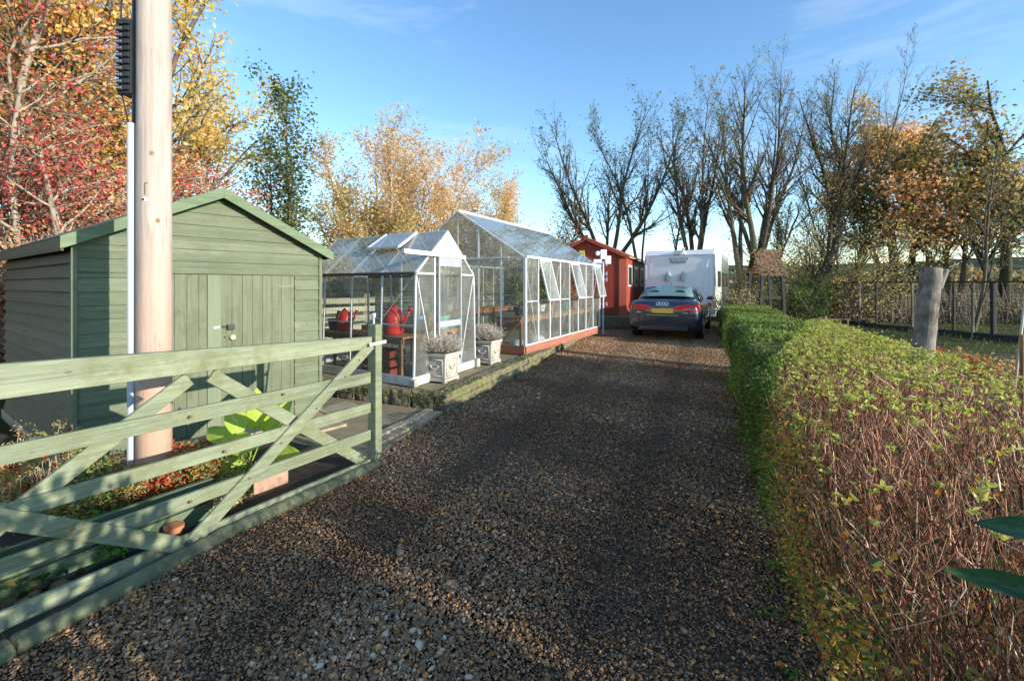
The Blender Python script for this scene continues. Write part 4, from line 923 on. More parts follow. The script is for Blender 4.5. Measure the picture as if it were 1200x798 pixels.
# ------------------------------------------------------------------ red shed on its own raised strip
def make_red():
    o = np.array((3.95, 15.9, .5)); u = nrm((-.93, .37, 0)); v = nrm((.43, 1, 0)); W = 2.7; Dp = 7.0; H = 2.08; RHt = 2.72
    mb = MB(Frame((*o[:2], 0), u, v)); mb.box((-.25, -.5, -.1), (6, 7.2, .49)); r = thing('raised_bank', (*o[:2], 0), 'dark mossy raised bank carrying the red timber shed', 'bank'); mb.build('retaining_wall', M['mosswall'], r, bevel=.03)
    root = thing('red_shed', o, 'red timber shed with strap hinges behind the large greenhouse', 'shed'); fr = Frame(o, u, v)
    mb = MB(fr); mb.prism([(0, 0, 0), (W, 0, 0), (W, 0, H), (W / 2, 0, RHt), (0, 0, H)], (0, .04, 0)); 
    x = .002
    while x < W - .05:
        x2 = x + .14; zt = H + (RHt - H) * (1 - abs((x + x2) / 2 - W / 2) / (W / 2)) - .05
        mb.box((x + .004, -.014, .02), (min(x2, W) - .004, -.002, zt)); x = x2
    mb.build('front_wall', M['redwood'], root)
    mb = MB(fr); y = .05
    while y < Dp: mb.box((-.014, y + .004, 0), (.02, min(y + .14, Dp) - .004, H - .02)); y += .14
    mb.box((.022, .045, 0), (.05, Dp, H)); mb.box((W - .05, .045, 0), (W, Dp, H)); mb.box((.05, Dp - .05, 0), (W - .05, Dp, H)); mb.build('side_wall', M['redwood'], root)
    mb = MB(fr); e = .16; pr = (RHt - H) / (W / 2)
    for xe in (-e, W + e): mb.prism([(xe, -.12, H - e * pr + .02), (W / 2, -.12, RHt + .02), (W / 2, -.12, RHt + .06), (xe, -.12, H - e * pr + .06)], (0, Dp + .2, 0))
    mb.build('roof', M['redroof'], root)
    mb = MB(fr)
    for xe in (-e - .01, W + e + .01): mb.prism([(xe, -.15, H - e * pr - .07), (W / 2, -.15, RHt - .07), (W / 2, -.15, RHt + .05), (xe, -.15, H - e * pr + .05)], (0, .025, 0))
    mb.build('bargeboard', M['redwood'], root); mb = MB(fr); mb.box((W / 2 - .09, -.17, RHt - .06), (W / 2 + .09, -.152, RHt + .12)); mb.build('finial', M['redwood'], root, bevel=.03)
    # corner board, its sunlit look put into a brighter red, and door
    mb = MB(fr); mb.box((-.06, -.05, -.02), (.2, -.016, H - .1)); mb.build('lit_corner_board', M['redlit'], root)
    mb = MB(fr); mb.box((.75, -.04, .05), (1.75, -.016, 1.85)); d = mb.build('door', M['redwood'], root, bevel=.004)
    for z in (.38, 1.25, 1.45, 1.8):
        mb = MB(fr); mb.box((.62, -.052, z - .02), (1.35, -.042, z + .02)); mb.box((.6, -.055, z - .07), (.66, -.042, z + .07)); mb.build('strap_hinge', M['conduit'], d)
    mb = MB(fr); mb.box((1.42, -.05, 1.95), (1.62, -.016, 2.3)); mb.build('notice_panel', M['yellowp'], root, bevel=.004)
    for y0 in (.55, 2.1, 3.8):
        mb = MB(fr); 
        for a, b in (((-.03, y0, 1.0), (-.015, y0 + .9, 1.06)), ((-.03, y0, 1.72), (-.015, y0 + .9, 1.78)), ((-.03, y0, 1.062), (-.015, y0 + .06, 1.718)), ((-.03, y0 + .84, 1.062), (-.015, y0 + .9, 1.718))): mb.box(a, b)
        wn = mb.build('window', M['white'], root); mb = MB(fr); mb.box((-.022, y0 + .06, 1.062), (-.017, y0 + .84, 1.718)); mb.build('pane', M['darkglass'], wn)
    # floodlight on a post by the greenhouse end
    c = np.array((2.62, 13.1, .13)); r = thing('post_light', c, 'pale lamp on a thin post between large greenhouse and red shed', 'light'); mb = MB(); mb.tube(c, c + UP * 2.1, .03, .03, 8); mb.build('post', M['conduit'], r)
    mb = MB(); q = c + UP * 2.1; mb.box(q + (-.28, -.06, -.05), q + (-.05, .06, .06)); mb.box(q + (.05, -.06, -.08), q + (.22, .06, .16)); mb.box(q + (-.08, -.05, .06), q + (.1, .05, .34)); mb.tube(q + (-.15, -.04, .22), q + (-.15, .04, .25), .07, .07, 10); mb.build('lamp_head', M['white'], r, bevel=.02)
make_red()

# ------------------------------------------------------------------ car
def make_car():
    o = np.array((3.88, 11.75, .112)); v = nrm((.45, .893, 0)); u = np.array((v[1], -v[0], 0)); fr = Frame(o, u, v)
    root = thing('parked_car', o, 'dark blue saloon car parked with its rear to the camera in front of the caravan', 'car'); w = .925; L = 4.75
    # stations: y, width, sill z, bumper/belt z, deck z, tumble
    st = [(0.0, .80, .34, .62, .88), (.05, .86, .25, .64, .96), (.16, .905, .2, .66, 1.035), (.5, .925, .19, .68, 1.05), (1.0, .935, .19, .7, 1.0), (1.6, .935, .19, .7, .985), (2.6, .93, .19, .7, .97), (3.3, .925, .19, .69, .955), (3.8, .915, .19, .67, .9), (4.3, .88, .2, .62, .81), (4.62, .78, .24, .55, .68), (4.75, .62, .3, .5, .6)]
    mb = MB(fr); secs = []
    for y, hw, zs, zb, zd in st:
        half = [(0, zs), (hw * .6, zs), (hw * .93, zs + .03), (hw * .99, zs + .14), (hw, zb - .05), (hw * .985, zb + .08), (hw * .95, zd - .07), (hw * .86, zd), (hw * .5, zd + .015), (0, zd + .02)]
        pr = [(x, y, z) for x, z in half] + [(-x, y, z) for x, z in half[-2:0:-1]]; secs.append(pr)
    k = len(secs[0])
    for a in range(len(secs) - 1):
        for i in range(k): j = (i + 1) % k; mb.face([secs[a][i], secs[a][j], secs[a + 1][j], secs[a + 1][i]])
    mb.face(secs[0][::-1]); mb.face(secs[-1])
    body = mb.build('body', M['carblue'], root, smooth=True)
    import bmesh
    bm = bmesh.new(); bm.from_mesh(body.data); bmesh.ops.remove_doubles(bm, verts=bm.verts, dist=.0005); bmesh.ops.recalc_face_normals(bm, faces=bm.faces); bm.to_mesh(body.data); bm.free()
    md = body.modifiers.new('s', 'SUBSURF'); md.levels = md.render_levels = 2
    cut = MB(fr)
    for y in (.98, 3.87):
        for sx in (-1, 1): cut.tube((sx * .66, y, .32), (sx * 1.1, y, .32), .375, .375, 28)
    cu = cut.build('cutter', M['rubber'], root); mo = body.modifiers.new('b', 'BOOLEAN'); mo.object = cu; mo.operation = 'DIFFERENCE'; mo.solver = 'EXACT'
    bpy.context.view_layer.update(); dg = bpy.context.evaluated_depsgraph_get(); nm = bpy.data.meshes.new_from_object(body.evaluated_get(dg)); body.modifiers.clear(); body.data = nm; nm.name = 'car_body'; bpy.data.objects.remove(cu)
    nm.polygons.foreach_set('use_smooth', [True] * len(nm.polygons))
    # cabin
    gs = [(.62, .80, 1.04, .74, 1.06), (.9, .80, 1.03, .70, 1.20), (1.35, .81, 1.0, .62, 1.39), (1.8, .82, .98, .60, 1.445), (2.4, .82, .97, .60, 1.45), (2.9, .81, .96, .60, 1.41), (3.35, .79, .95, .68, 1.2), (3.75, .74, .93, .72, .96)]
    def hs(y0, wb, zb, wt, zt): return [(-wb, y0, zb - .04), (-wb + .01, y0, zb + (zt - zb) * .1), (-wt - .02, y0, zt - (zt - zb) * .16), (-wt * .8, y0, zt - .012), (0, y0, zt), (wt * .8, y0, zt - .012), (wt + .02, y0, zt - (zt - zb) * .16), (wb - .01, y0, zb + (zt - zb) * .1), (wb, y0, zb - .04)]
    S = [hs(*g) for g in gs]; mb = MB(fr)
    for a in range(len(S) - 1):
        for i in range(8): mb.face([S[a][i], S[a][i + 1], S[a + 1][i + 1], S[a + 1][i]], 0)
    mb.face(S[0]); mb.face(S[-1][::-1])
    cab = mb.build('cabin', M['carblue'], root, smooth=True); bm = bmesh.new(); bm.from_mesh(cab.data); bmesh.ops.remove_doubles(bm, verts=bm.verts, dist=.0005); bmesh.ops.recalc_face_normals(bm, faces=bm.faces); bm.to_mesh(cab.data); bm.free()
    md = cab.modifiers.new('s', 'SUBSURF'); md.levels = md.render_levels = 2
    def sheet(name, rows, mat, parent, off):
        mb = MB(fr); off = np.array(off)
        R = [[np.array(p) + off for p in r] for r in rows]
        for a in range(len(R) - 1):
            for i in range(len(R[a]) - 1): mb.face([R[a][i], R[a][i + 1], R[a + 1][i + 1], R[a + 1][i]])
        oo = mb.build(name, mat, parent, smooth=True); bm = bmesh.new(); bm.from_mesh(oo.data); bmesh.ops.remove_doubles(bm, verts=bm.verts, dist=.0005); bmesh.ops.recalc_face_normals(bm, faces=bm.faces); bm.to_mesh(oo.data); bm.free(); sm = oo.modifiers.new('t', 'SOLIDIFY'); sm.thickness = .004; return oo
    def ytop(y): return np.interp(y, [g[0] for g in gs], [g[4] for g in gs])
    rows = [[(x * wd, y, z - .02 * x * x) for x in np.linspace(-1, 1, 7)] for y, wd, z in ((.70, .70, 1.112), (.85, .67, 1.19), (1.05, .625, 1.287), (1.28, .585, 1.378))]
    rw = sheet('rear_window', rows, M['carglass'], root, (0, -.03, .035))
    for sx in (-1, 1):
        mb = MB(fr); cx = sx * .33; mb.lathe((cx, .0, 0), [(.001, 0)], 4) if False else None
        pts = []
        for t in np.linspace(0, 2 * math.pi, 14, endpoint=False): pts.append((cx + .12 * math.cos(t), .88 + .1 * (.5 + .5 * math.sin(t)) - .05, 1.205 + .05 * math.sin(t) + .04))
        mb.prism(pts, (0, -.006, .008)); mb.build('headrest', M['darkglass'], rw)
    for sx in (-1, 1):
        rows = [[(sx * (wb + .004), y, z) for y, wb, z in low] for low in ([(1.0, .80, 1.05), (1.7, .812, 1.02), (2.4, .815, 1.01), (3.3, .79, 1.0)], [(1.25, .70, 1.22), (1.7, .70, 1.25), (2.4, .70, 1.25), (2.95, .705, 1.2)], [(1.5, .64, 1.34), (1.8, .635, 1.37), (2.4, .635, 1.37), (2.7, .64, 1.34)])]
        sheet('side_window', rows, M['darkglass'], root, (sx * .014, 0, 0))
    # rear lights
    for sx in (-1, 1):
        mb = MB(fr); f = lambda x, z: [(sx * x[0], x[1], z)]
        mb.prism([(sx * .30, -.028, .815), (sx * .30, -.028, .9), (sx * .6, -.018, .935), (sx * .80, .0, .945), (sx * .865, .055, .94), (sx * .895, .13, .93), (sx * .895, .12, .82), (sx * .84, .0, .775), (sx * .68, -.015, .775), (sx * .4, -.026, .80)], (0, .10, 0))
        mb.build('tail_light', M['lampred'], root, bevel=.012)
    mb = MB(fr); mb.box((-.26, -.04, .72), (.26, -.028, .83)); pl = mb.build('number_plate', M['plate'], root, bevel=.004)
    mb = MB(fr); mb.box((-.40, -.03, .655), (.40, -.012, .672)); mb.build('chrome_strip', M['chrome'], root, bevel=.003)
    mb = MB(fr); mb.box((-.62, -.02, .27), (.62, .02, .38)); mb.build('diffuser', M['black'], root, bevel=.02)
    for sx in (-1, 1): mb = MB(fr); mb.tube((sx * .56, -.04, .31), (sx * .56, .08, .31), .04, .04, 14); mb.build('exhaust', M['black'], root)
    mb = MB(fr)
    for k in range(4):
        cx = -.105 + k * .07; ring = [(cx + .045 * math.cos(t), -.012 + .0, .955 + .04 * math.sin(t)) for t in np.linspace(0, 2 * math.pi, 15)]; mb.path([(a, b - .02, c) for a, b, c in ring], .0075, 6)
    mb.build('emblem', M['chrome'], root, smooth=True)
    mb = MB(fr); mb.box((-.64, -.022, .66 + .06), (-.54, -.015, .75)); mb.box((.5, -.022, .72), (.62, -.015, .745)); mb.build('badge', M['chrome'], root)
    for y in (.98, 3.87):
        for sx in (-1, 1):
            wh = MB(fr); wh.tube((sx * .72, y, .32), (sx * .925, y, .32), .32, .32, 32); wo_ = wh.build('wheel', M['rubber'], root, bevel=.03)
            wh = MB(fr); wh.tube((sx * .90, y, .32), (sx * .932, y, .32), .225, .225, 28)
            wh.build('rim', M['alloy'], wo_, bevel=.008)
    for sx in (-1, 1):
        mb = MB(fr); mb.prism([(sx * .86, 2.72, 1.0), (sx * 1.07, 2.76, 1.0), (sx * 1.08, 2.76, 1.1), (sx * .93, 2.72, 1.11)], (0, .1, 0)); mb.build('wing_mirror', M['carblue'], root, bevel=.03)
    for y in (1.05, 2.05, 3.1):
        pass
    mb = MB(fr); 
    for sx in (-1, 1): mb.box((sx * .936 - .006, 1.5, .52), (sx * .936 + .006, 3.5, .535))
    mb.build('sill_trim', M['chrome'], root)
    mb = MB(fr); mb.prism([(-.012, 1.75, 1.44), (.012, 1.75, 1.44), (.0, 1.79, 1.52)], (0, .06, 0)); mb.build('roof_aerial', M['black'], root, bevel=.004)
make_car()

# ------------------------------------------------------------------ caravan
def text(s, size, mat, parent, loc, fr, depth=.004, name='lettering'):
    cu = bpy.data.curves.new(name, 'FONT'); cu.body = s; cu.size = size; cu.extrude = depth; cu.align_x = 'CENTER'; cu.align_y = 'CENTER'; cu.space_character = 1.15
    t = bpy.data.objects.new('t', cu); COL.objects.link(t); bpy.context.view_layer.update()
    me = bpy.data.meshes.new_from_object(t.evaluated_get(bpy.context.evaluated_depsgraph_get())); bpy.data.objects.remove(t)
    base = base_of(parent); X = fr.A[:, 0]
    for vtx in me.vertices:
        a, b, c = vtx.co; p = fr(loc) + X * a + UP * b * 1.0 - fr.A[:, 1] * c; vtx.co = tuple(p - base)
    me.update(); return link(name, me, mat, parent)
def make_van():
    o = np.array((4.99, 17.1, .13)); v = nrm((.488, .873, 0)); u = nrm((.873, -.488, 0)); fr = Frame(o, u, v); W = 2.42; L = 6.6; z0, z1 = .42, 2.70
    root = thing('touring_caravan', o, 'tall white caravan parked nose-on beyond the dark blue car', 'caravan')
    prof = [(0, .0 + z0), (0, 1.0), (.0, 2.2), (.02, 2.52), (.10, 2.65), (.3, z1), (L - .5, z1), (L - .1, 2.7), (L, 2.2), (L, z0)]
    mb = MB(fr); mb.prism([(0, y, z) for y, z in prof], (W, 0, 0)); mb.build('body', M['vanwhite'], root, bevel=.045)
    mb = MB(fr)
    for x in (-.006, W - .054): mb.box((x, -.012, z0 + .02), (x + .06, .02, 2.5))
    mb.box((.06, -.008, 2.50), (W - .06, .03, 2.515)); mb.box((.2, -.006, .9), (.208, .02, 2.498)); mb.box((W - .208, -.006, .9), (W - .2, .02, 2.498)); mb.box((.06, -.012, .86), (W - .06, .02, .885)); mb.build('edge_trim', M['conduit'], root, bevel=.006)
    mb = MB(fr); mb.prism([(W + .0005, .2, z0 + .25), (W + .0005, L - .3, z0 + .25), (W + .0005, L - .3, 2.5), (W + .0005, .2, 2.5)], (.006, 0, 0)); mb.build('side_panel', M['vancream'], root)
    for y0, y1 in ((.9, 1.9), (2.6, 3.8), (4.6, 5.5)):
        mb = MB(fr); mb.box((W + .008, y0, 1.35), (W + .04, y1, 1.95)); mb.build('side_window', M['darkglass'], root, bevel=.02)
    mb = MB(fr); mb.box((W + .008, .35, 2.1), (W + .03, .45, 2.2)); mb.build('marker_light', M['white'], root, bevel=.005)
    mb = MB(fr); mb.box((-.01, .06, .3), (W + .02, L - .1, z0 + .12)); mb.build('skirt', M['vanwhite'], root, bevel=.02)
    mb = MB(fr); a = [(W / 2 - .36, 2.42), (W / 2 + .36, 2.42), (W / 2 + .25, 2.22), (W / 2 - .25, 2.22)]
    mb.prism([(x, -.028, z) for x, z in a], (0, .024, 0)); bd = mb.build('badge', M['vangrey'], root, bevel=.006)
    text('ELDDIS', .135, M['white'], bd, (W / 2, -.032, 2.32), fr)
    mb = MB(fr); mb.box((W / 2 - .18, -.05, 2.53), (W / 2 + .22, .04, 2.66)); mb.prism([(W / 2 + .02, -.10, 2.5), (W / 2 + .12, -.10, 2.5), (W / 2 + .24, -.10, 2.76), (W / 2 + .16, -.10, 2.76)], (0, .05, 0)); mb.build('camera_housing', M['white'], root, bevel=.015)
    for x in (W / 2 - .52, W / 2 + .0):
        mb = MB(fr); mb.box((x, -.09, 1.6), (x + .07, -.0, 1.8)); mb.box((x + .11, -.12, 1.56), (x + .22, -.0, 1.86)); mb.box((x + .12, -.13, 1.84), (x + .2, -.1, 1.92)); mb.build('rack_bracket', M['conduit'], root, bevel=.012)
    mb = MB(fr); mb.tube((W - .22, -.008, 2.3), (W - .5, -.008, 1.0), .012, .012, 6); mb.build('crease_glint', M['white'], root)  # raised white strip stands for the reflection along a panel crease
    for x in (.12, W - .3):
        mb = MB(fr); mb.box((x, -.02, .55), (x + .18, .02, .8)); mb.build('tail_light', M['lampred'], root, bevel=.01)
    for x in (.02, W - .2):
        for y in (3.0,):
            mb = MB(fr); mb.tube((x, y, .33), (x + .18, y, .33), .33, .33, 24); wl = mb.build('wheel', M['rubber'], root, bevel=.02); mb = MB(fr); mb.tube((x - .008, y, .33), (x + .188, y, .33), .2, .2, 20); mb.build('rim', M['alloy'], wl)
    mb = MB(fr); mb.box((.3, .3, 0), (.38, .38, .3)); mb.box((W - .38, .3, 0), (W - .3, .38, .3)); mb.build('corner_steady', M['steel'], root)
make_van()
# ------------------------------------------------------------------ hedges
def hedge_pts(rng, n, y0, y1, wd, h, mode, inset=.06):
    """points near the hedge skin; returns P, outward"""
    y = rng.uniform(y0, y1, n); P = np.zeros((n, 3)); O = np.zeros((n, 3))
    if mode == 'face':
        P[:, 0] = .43 * y + .42 + np.abs(rng.normal(0, inset, n)); P[:, 1] = y; P[:, 2] = h * rng.uniform(0.02, 1, n); O[:] = DP
    elif mode == 'top':
        P[:, 0] = .43 * y + .42 + wd * rng.uniform(0, 1, n); P[:, 1] = y; P[:, 2] = h - np.abs(rng.normal(0, inset, n)); O[:] = UP
    else:
        P[:, 0] = .43 * y + .42 + wd * rng.uniform(0, 1, n); P[:, 1] = y; P[:, 2] = h * rng.uniform(0, 1, n); O[:] = UP * .5
    return P, O
def wob(P, h, amp=.05):
    """lumpy skin: push points in and out"""
    a = amp * (np.sin(P[:, 1] * 3.1 + P[:, 2] * 4) + .7 * np.sin(P[:, 1] * 7.3 + P[:, 0] * 5) + .5 * np.sin(P[:, 2] * 9 + P[:, 1] * 2))
    return a
def round_edge(P, h, wd, r=.16):
    d0 = P[:, 0] - (.43 * P[:, 1] + .42); lim = h - r + np.sqrt(np.clip(r * r - np.clip(r - d0, 0, r) ** 2, 0, None)); P[:, 2] = np.where(P[:, 2] > lim, lim - np.abs(h - P[:, 2]) * .5, P[:, 2]); return P
def green_hedge(y0, y1, label, seed, h=.95, wd=1.42, dens=1.0, cutb=False):
    rng = np.random.default_rng(seed); ym = (y0 + y1) / 2; base = (hx(ym) + wd / 2, ym, 0)
    root = thing('clipped_hedge', base, label, 'hedge'); L = y1 - y0; k = dens * (1.6 if y0 < 4 else .8)
    parts = []
    for mode, nn in (('face', int(7800 * L * k)), ('top', int(5200 * L * k)), ('vol', int(1500 * L))):
        P, O = hedge_pts(rng, nn, y0, y1, wd, h, mode); wv = wob(P, h)
        P = round_edge(P, h, wd); P = P + O * (wv[:, None] + .02); parts.append((P, O))
    ends = []
    for ye, sg in ((y0, -1), (y1, 1)):
        P, O = hedge_pts(rng, 2500, ye, ye + .001, wd, h, 'vol'); P[:, 1] += rng.normal(0, .03, len(P)); P = round_edge(P, h, wd); parts.append((P, O * 0 + np.array((0, sg, .1))))
    P = np.concatenate([a for a, b in parts]); O = np.concatenate([b for a, b in parts])
    if cutb: k_ = (P[:, 1] < y1 + .05 - .62 * (P[:, 0] - .43 * P[:, 1] - .42)) & (P[:, 1] > 2.95 + (P[:, 0] - .43 * P[:, 1] - .42) * 3.4 + rng.normal(0, .12, len(P))); P, O = P[k_], O[k_]
    r = np.clip(rng.beta(2, 2.4, len(P)) + .18 * np.sin(P[:, 1] * 2.3 + P[:, 2] * 3), 0, 1)
    gh = np.interp(P[:, 1], [7, 14], [0, .13]); P[:, 2] += gh * (1 - P[:, 2] / h)
    s = 1 if y0 < 4 else 1.25
    leaves('foliage', P, L_['hedge_green'], root, .03 * s, .019 * s, rng, 'diamond', up=.6, out=O * .8, rnd=r)
    n = int(1500 * L); P, O = hedge_pts(rng, n, y0 + .05, y1 - .05, wd, h, 'vol'); D = rng.normal(size=(n, 3)) * .45 + UP; B = P + unit(D) * .2; B[:, 2] = np.minimum(B[:, 2], h); ok = (P[:, 0] - (.43 * P[:, 1] + .42) > .06) & ((not cutb) | (P[:, 1] > 2.95 + (P[:, 0] - .43 * P[:, 1] - .42) * 3.4))
    sticks('twigs', P[ok], B[ok], np.full(ok.sum(), .004), np.full(ok.sum(), .0025), L_['twig_grey'], root, 3, rng.uniform(0, .6, ok.sum()))
green_hedge(3.0, 7.9, 'clipped green privet hedge along the right of the gravel, beyond the brown hedge', 41, cutb=True)
green_hedge(10.4, 14.0, 'farther clipped green hedge opposite the parked car', 42, .86, 1.42, .9)

def brown_hedge():
    rng = np.random.default_rng(51); y0, y1 = .5, 7.9; wd = 1.45; h = .97; ym = 2.; root = thing('twiggy_hedge', (hx(ym) + .7, ym, 0), 'bare reddish-brown twiggy hedge with yellow-green tips nearest the camera', 'hedge')
    def keep(P):      # thin stretch where light gets through
        q = P[:, 0] * .536 + P[:, 1] * .845; cl = np.sin(P[:, 2] * 17 + q * 9) + np.sin(P[:, 2] * 7.3 - q * 31)
        pr = .93 * np.exp(-((q - 1.74) / .145) ** 2) * np.clip(.85 + .3 * cl, .3, 1) + .6 * np.exp(-((q - 2.32) / .07) ** 2) * (cl > 0)
        return rng.uniform(0, 1, len(P)) > pr
    n = 34000; Y = y0 + (y1 - y0) * rng.uniform(0, 1, n) ** 1.5; d0 = wd * rng.uniform(0, 1, n) ** 1.35; X = .43 * Y + .44 + d0; Z = h * rng.uniform(0, .98, n) ** .75
    # boundary with the green hedge runs diagonally
    lim = 3.0 + d0 * 3.4; ok = Y < lim; X, Y, Z, d0 = X[ok], Y[ok], Z[ok], d0[ok]
    A = np.stack([X, Y, Z], 1); n = len(A)
    D = rng.normal(size=(n, 3)) * np.array((.42, .42, .25)) + UP; D[:, 0] -= .25 * (d0 < .25) ; D = unit(D); Ln = rng.uniform(.08, .26, n)
    B = A + D * Ln[:, None]; top = h + .02 + .03 * np.sin(B[:, 1] * 8) + rng.normal(0, .02, n); edge = np.clip((.22 - (B[:, 0] - .43 * B[:, 1] - .42)) / .22, 0, 1); top = top - .12 * edge ** 2
    over = B[:, 2] > top; f = np.where(over, np.clip((top - A[:, 2]) / np.maximum(1e-3, B[:, 2] - A[:, 2]), .05, 1), 1); B = A + (B - A) * f[:, None]
    k = keep((A + B) / 2) & (rng.uniform(0, 1, n) < .78 + .3 * np.sin(A[:, 1] * 9 + A[:, 2] * 6) * np.sin(A[:, 0] * 8 + A[:, 2] * 3)) & (A[:, 1] < 7.9 - .62 * d0) & (B[:, 0] > .43 * B[:, 1] + .36) & (A[:, 2] < top); A, B, D = A[k], B[k], D[k]; n = len(A)
    r0 = np.clip(.0015 * rng.lognormal(0, .42, n), .0009, .0045)
    # kinked: second piece
    mid = A + (B - A) * .5 + rng.normal(0, .012, (n, 3))
    sticks('twigs', np.concatenate([A, mid]), np.concatenate([mid, B]), np.concatenate([r0, r0 * .85]), np.concatenate([r0 * .85, r0 * .5]), L_['twig_br'], root, 3, np.tile(rng.uniform(0, 1, n), 2))
    # main stems
    m = 800; Y = rng.uniform(y0, y1, m); X = .43 * Y + .5 + (wd - .1) * rng.uniform(0, 1, m); A2 = np.stack([X, Y, np.zeros(m)], 1); B2 = A2 + rng.normal(size=(m, 3)) * np.array((.1, .1, 0)) + UP * rng.uniform(.5, .92, m)[:, None]
    k2 = keep(B2 * np.array((1, 1, .4))) & (Y < 3.0 + (X - .43 * Y - .42) * 3.4); sticks('stems', A2[k2], B2[k2], np.full(k2.sum(), .006), np.full(k2.sum(), .003), M['barkdark'], root, 4)
    # yellow-green tips on top
    m = 10500; Y = rng.uniform(y0, y1, m); d0 = wd * rng.uniform(0, 1, m); ok = (Y < 7.9 - .62 * d0) & (Y < 3.1 + d0 * 3.5) & (rng.uniform(0, 1, m) < np.interp(Y, [.9, 1.5, 2.2, 3, 4.2], [.03, .1, .3, .6, 1]) * (.4 + .6 * (np.sin(Y * 5 + d0 * 7) > -.2))); Y, d0 = Y[ok], d0[ok]
    edge = np.clip((.22 - d0) / .22, 0, 1); c = np.stack([.43 * Y + .42 + d0, Y, h + .01 - .12 * edge ** 2 + rng.normal(0, .025, len(Y))], 1)
    P = np.repeat(c, 5, 0); D = rng.normal(size=(len(P), 3)); D[:, 2] = np.abs(D[:, 2]) * .6 + .25; N = rng.normal(size=(len(P), 3)) * .95 + UP
    V, F, kk = leaf_arrays(P, D, N, rng.uniform(.014, .034, len(P)), rng.uniform(.009, .019, len(P))); rr_ = np.clip(rng.uniform(0, .95, len(P)) ** 1.0, 0, 1)
    np_mesh('tip_leaves', V, F, L_['hedge_tip'], root, np.repeat(rr_, kk))
    # leaves down the drive face, greener low down
    m = 15000; P, O = hedge_pts(rng, m, y0, 3.3, wd, .95, 'face', .09); q = rng.uniform(0, 1, m); cl = np.sin(P[:, 1] * 6) + np.sin(P[:, 2] * 9 + P[:, 1] * 3); k = (q < np.interp(P[:, 2], [0, .25, .6, .85, .95], [.4, .85, .7, .25, .15]) * (.45 + .4 * cl).clip(.15, 1.2) * np.interp(P[:, 1], [.6, 1.3, 3.3], [.35, .7, 1.0])) & keep(P)
    P = P[k] - np.array((.03, 0, 0)); O = O[k]; leaves('side_leaves', P, L_['hedge_side'], root, .025, .016, rng, 'oval', up=.3, out=O * .8)
    m = 7000; P, O = hedge_pts(rng, m, y0, y1, wd, .9, 'vol'); k = keep(P) & (P[:, 1] < 3.0 + (P[:, 0] - .43 * P[:, 1] - .42) * 3.4); leaves('inner_leaves', P[k], L_['hedge_side'], root, .035, .02, rng, 'oval')
brown_hedge()

def laurel():
    rng = np.random.default_rng(61); c = np.array((1.05, .12, 0)); root = thing('laurel_shrub', c, 'glossy dark green laurel shrub whose broad leaves reach in at the right edge', 'shrub')
    n = 1300; P = c + np.array((0, 0, .9)) + unit(rng.normal(size=(n, 3))) * (rng.uniform(.2, 1, n) ** .5)[:, None] * np.array((.6, .55, .68)); P[:, 2] = np.clip(P[:, 2], .05, 1.62)
    bad = (P[:, 0] / np.maximum(.01, P[:, 1]) < 1.6) & (P[:, 1] > .02); bad |= (P[:, 0] < .42); P = P[~bad]
    D = unit(P - c - np.array((0, 0, .5))) + rng.normal(size=P.shape) * .5; D[:, 1] = np.where(P[:, 1] > -.1, D[:, 1] * .4, D[:, 1]); N = rng.normal(size=P.shape) * .6 + UP
    V, F, k = leaf_arrays(P, D, N, rng.uniform(.09, .14, len(P)), rng.uniform(.035, .05, len(P)), fold=.15); r = np.repeat(rng.uniform(0, 1, len(P)), k)
    np_mesh('foliage', V, F, L_['laurel'], root, r)
    # two long leaves in view
    P = np.array([(.80, .62, 1.165), (.735, .63, 1.07), (.79, .66, 1.02), (.81, .63, 1.24)]); D = np.array([(-.9, .15, .2), (-.92, .2, .22), (-.6, .3, -.3), (-.3, .2, .7)]); N = np.array([(.1, -.65, .75), (.1, -.7, .7), (.3, -.5, .8), (.5, -.6, .4)])
    P[0] = (.80, .64, 1.185); P[1] = (.775, .64, 1.105)
    
    for j, (l_, w_) in enumerate(((.125, .042), (.14, .036))): blade('leaf', P[j], D[j], N[j], l_, w_, L_['laurel'], root, .12, j)
    A = np.repeat(c[None], 26, 0) + rng.normal(size=(26, 3)) * np.array((.06, .06, 0)); B = c + rng.normal(size=(26, 3)) * np.array((.25, .2, .2)) + UP * 1.0; ok = (B[:, 0] / np.maximum(.01, B[:, 1]) > 1.6) | (B[:, 1] < 0); ok &= B[:, 0] > .5; sticks('stems', A[ok], B[ok], np.full(ok.sum(), .008), np.full(ok.sum(), .004), M['barkdark'], root, 5)
    A = np.array([(.95, .4, 1.0), (.95, .4, .98)]); sticks('twig', A, np.array([(.80, .64, 1.185), (.775, .64, 1.105)]), np.full(2, .004), np.full(2, .002), M['barkdark'], root, 5)
laurel()

rng = np.random.default_rng(63); nc = 34; yy = 1.5 + 8 * rng.uniform(0, 1, nc) ** 1.3; c = np.stack([hx(yy) - rng.uniform(-.05, .16, nc), yy, zgv(yy) + .01], 1); P = np.repeat(c, 26, 0) + rng.normal(size=(nc * 26, 3)) * np.array((.035, .035, .015)); P[:, 2] = np.abs(P[:, 2] - .01) + .012
tag(leaves('weeds', P, L_['parsley'], None, .022, .014, rng, up=1.2, rnd=rng.uniform(0, .3, len(P))), 'small green weeds growing through the gravel at the foot of the hedge', 'weeds', kind='stuff')
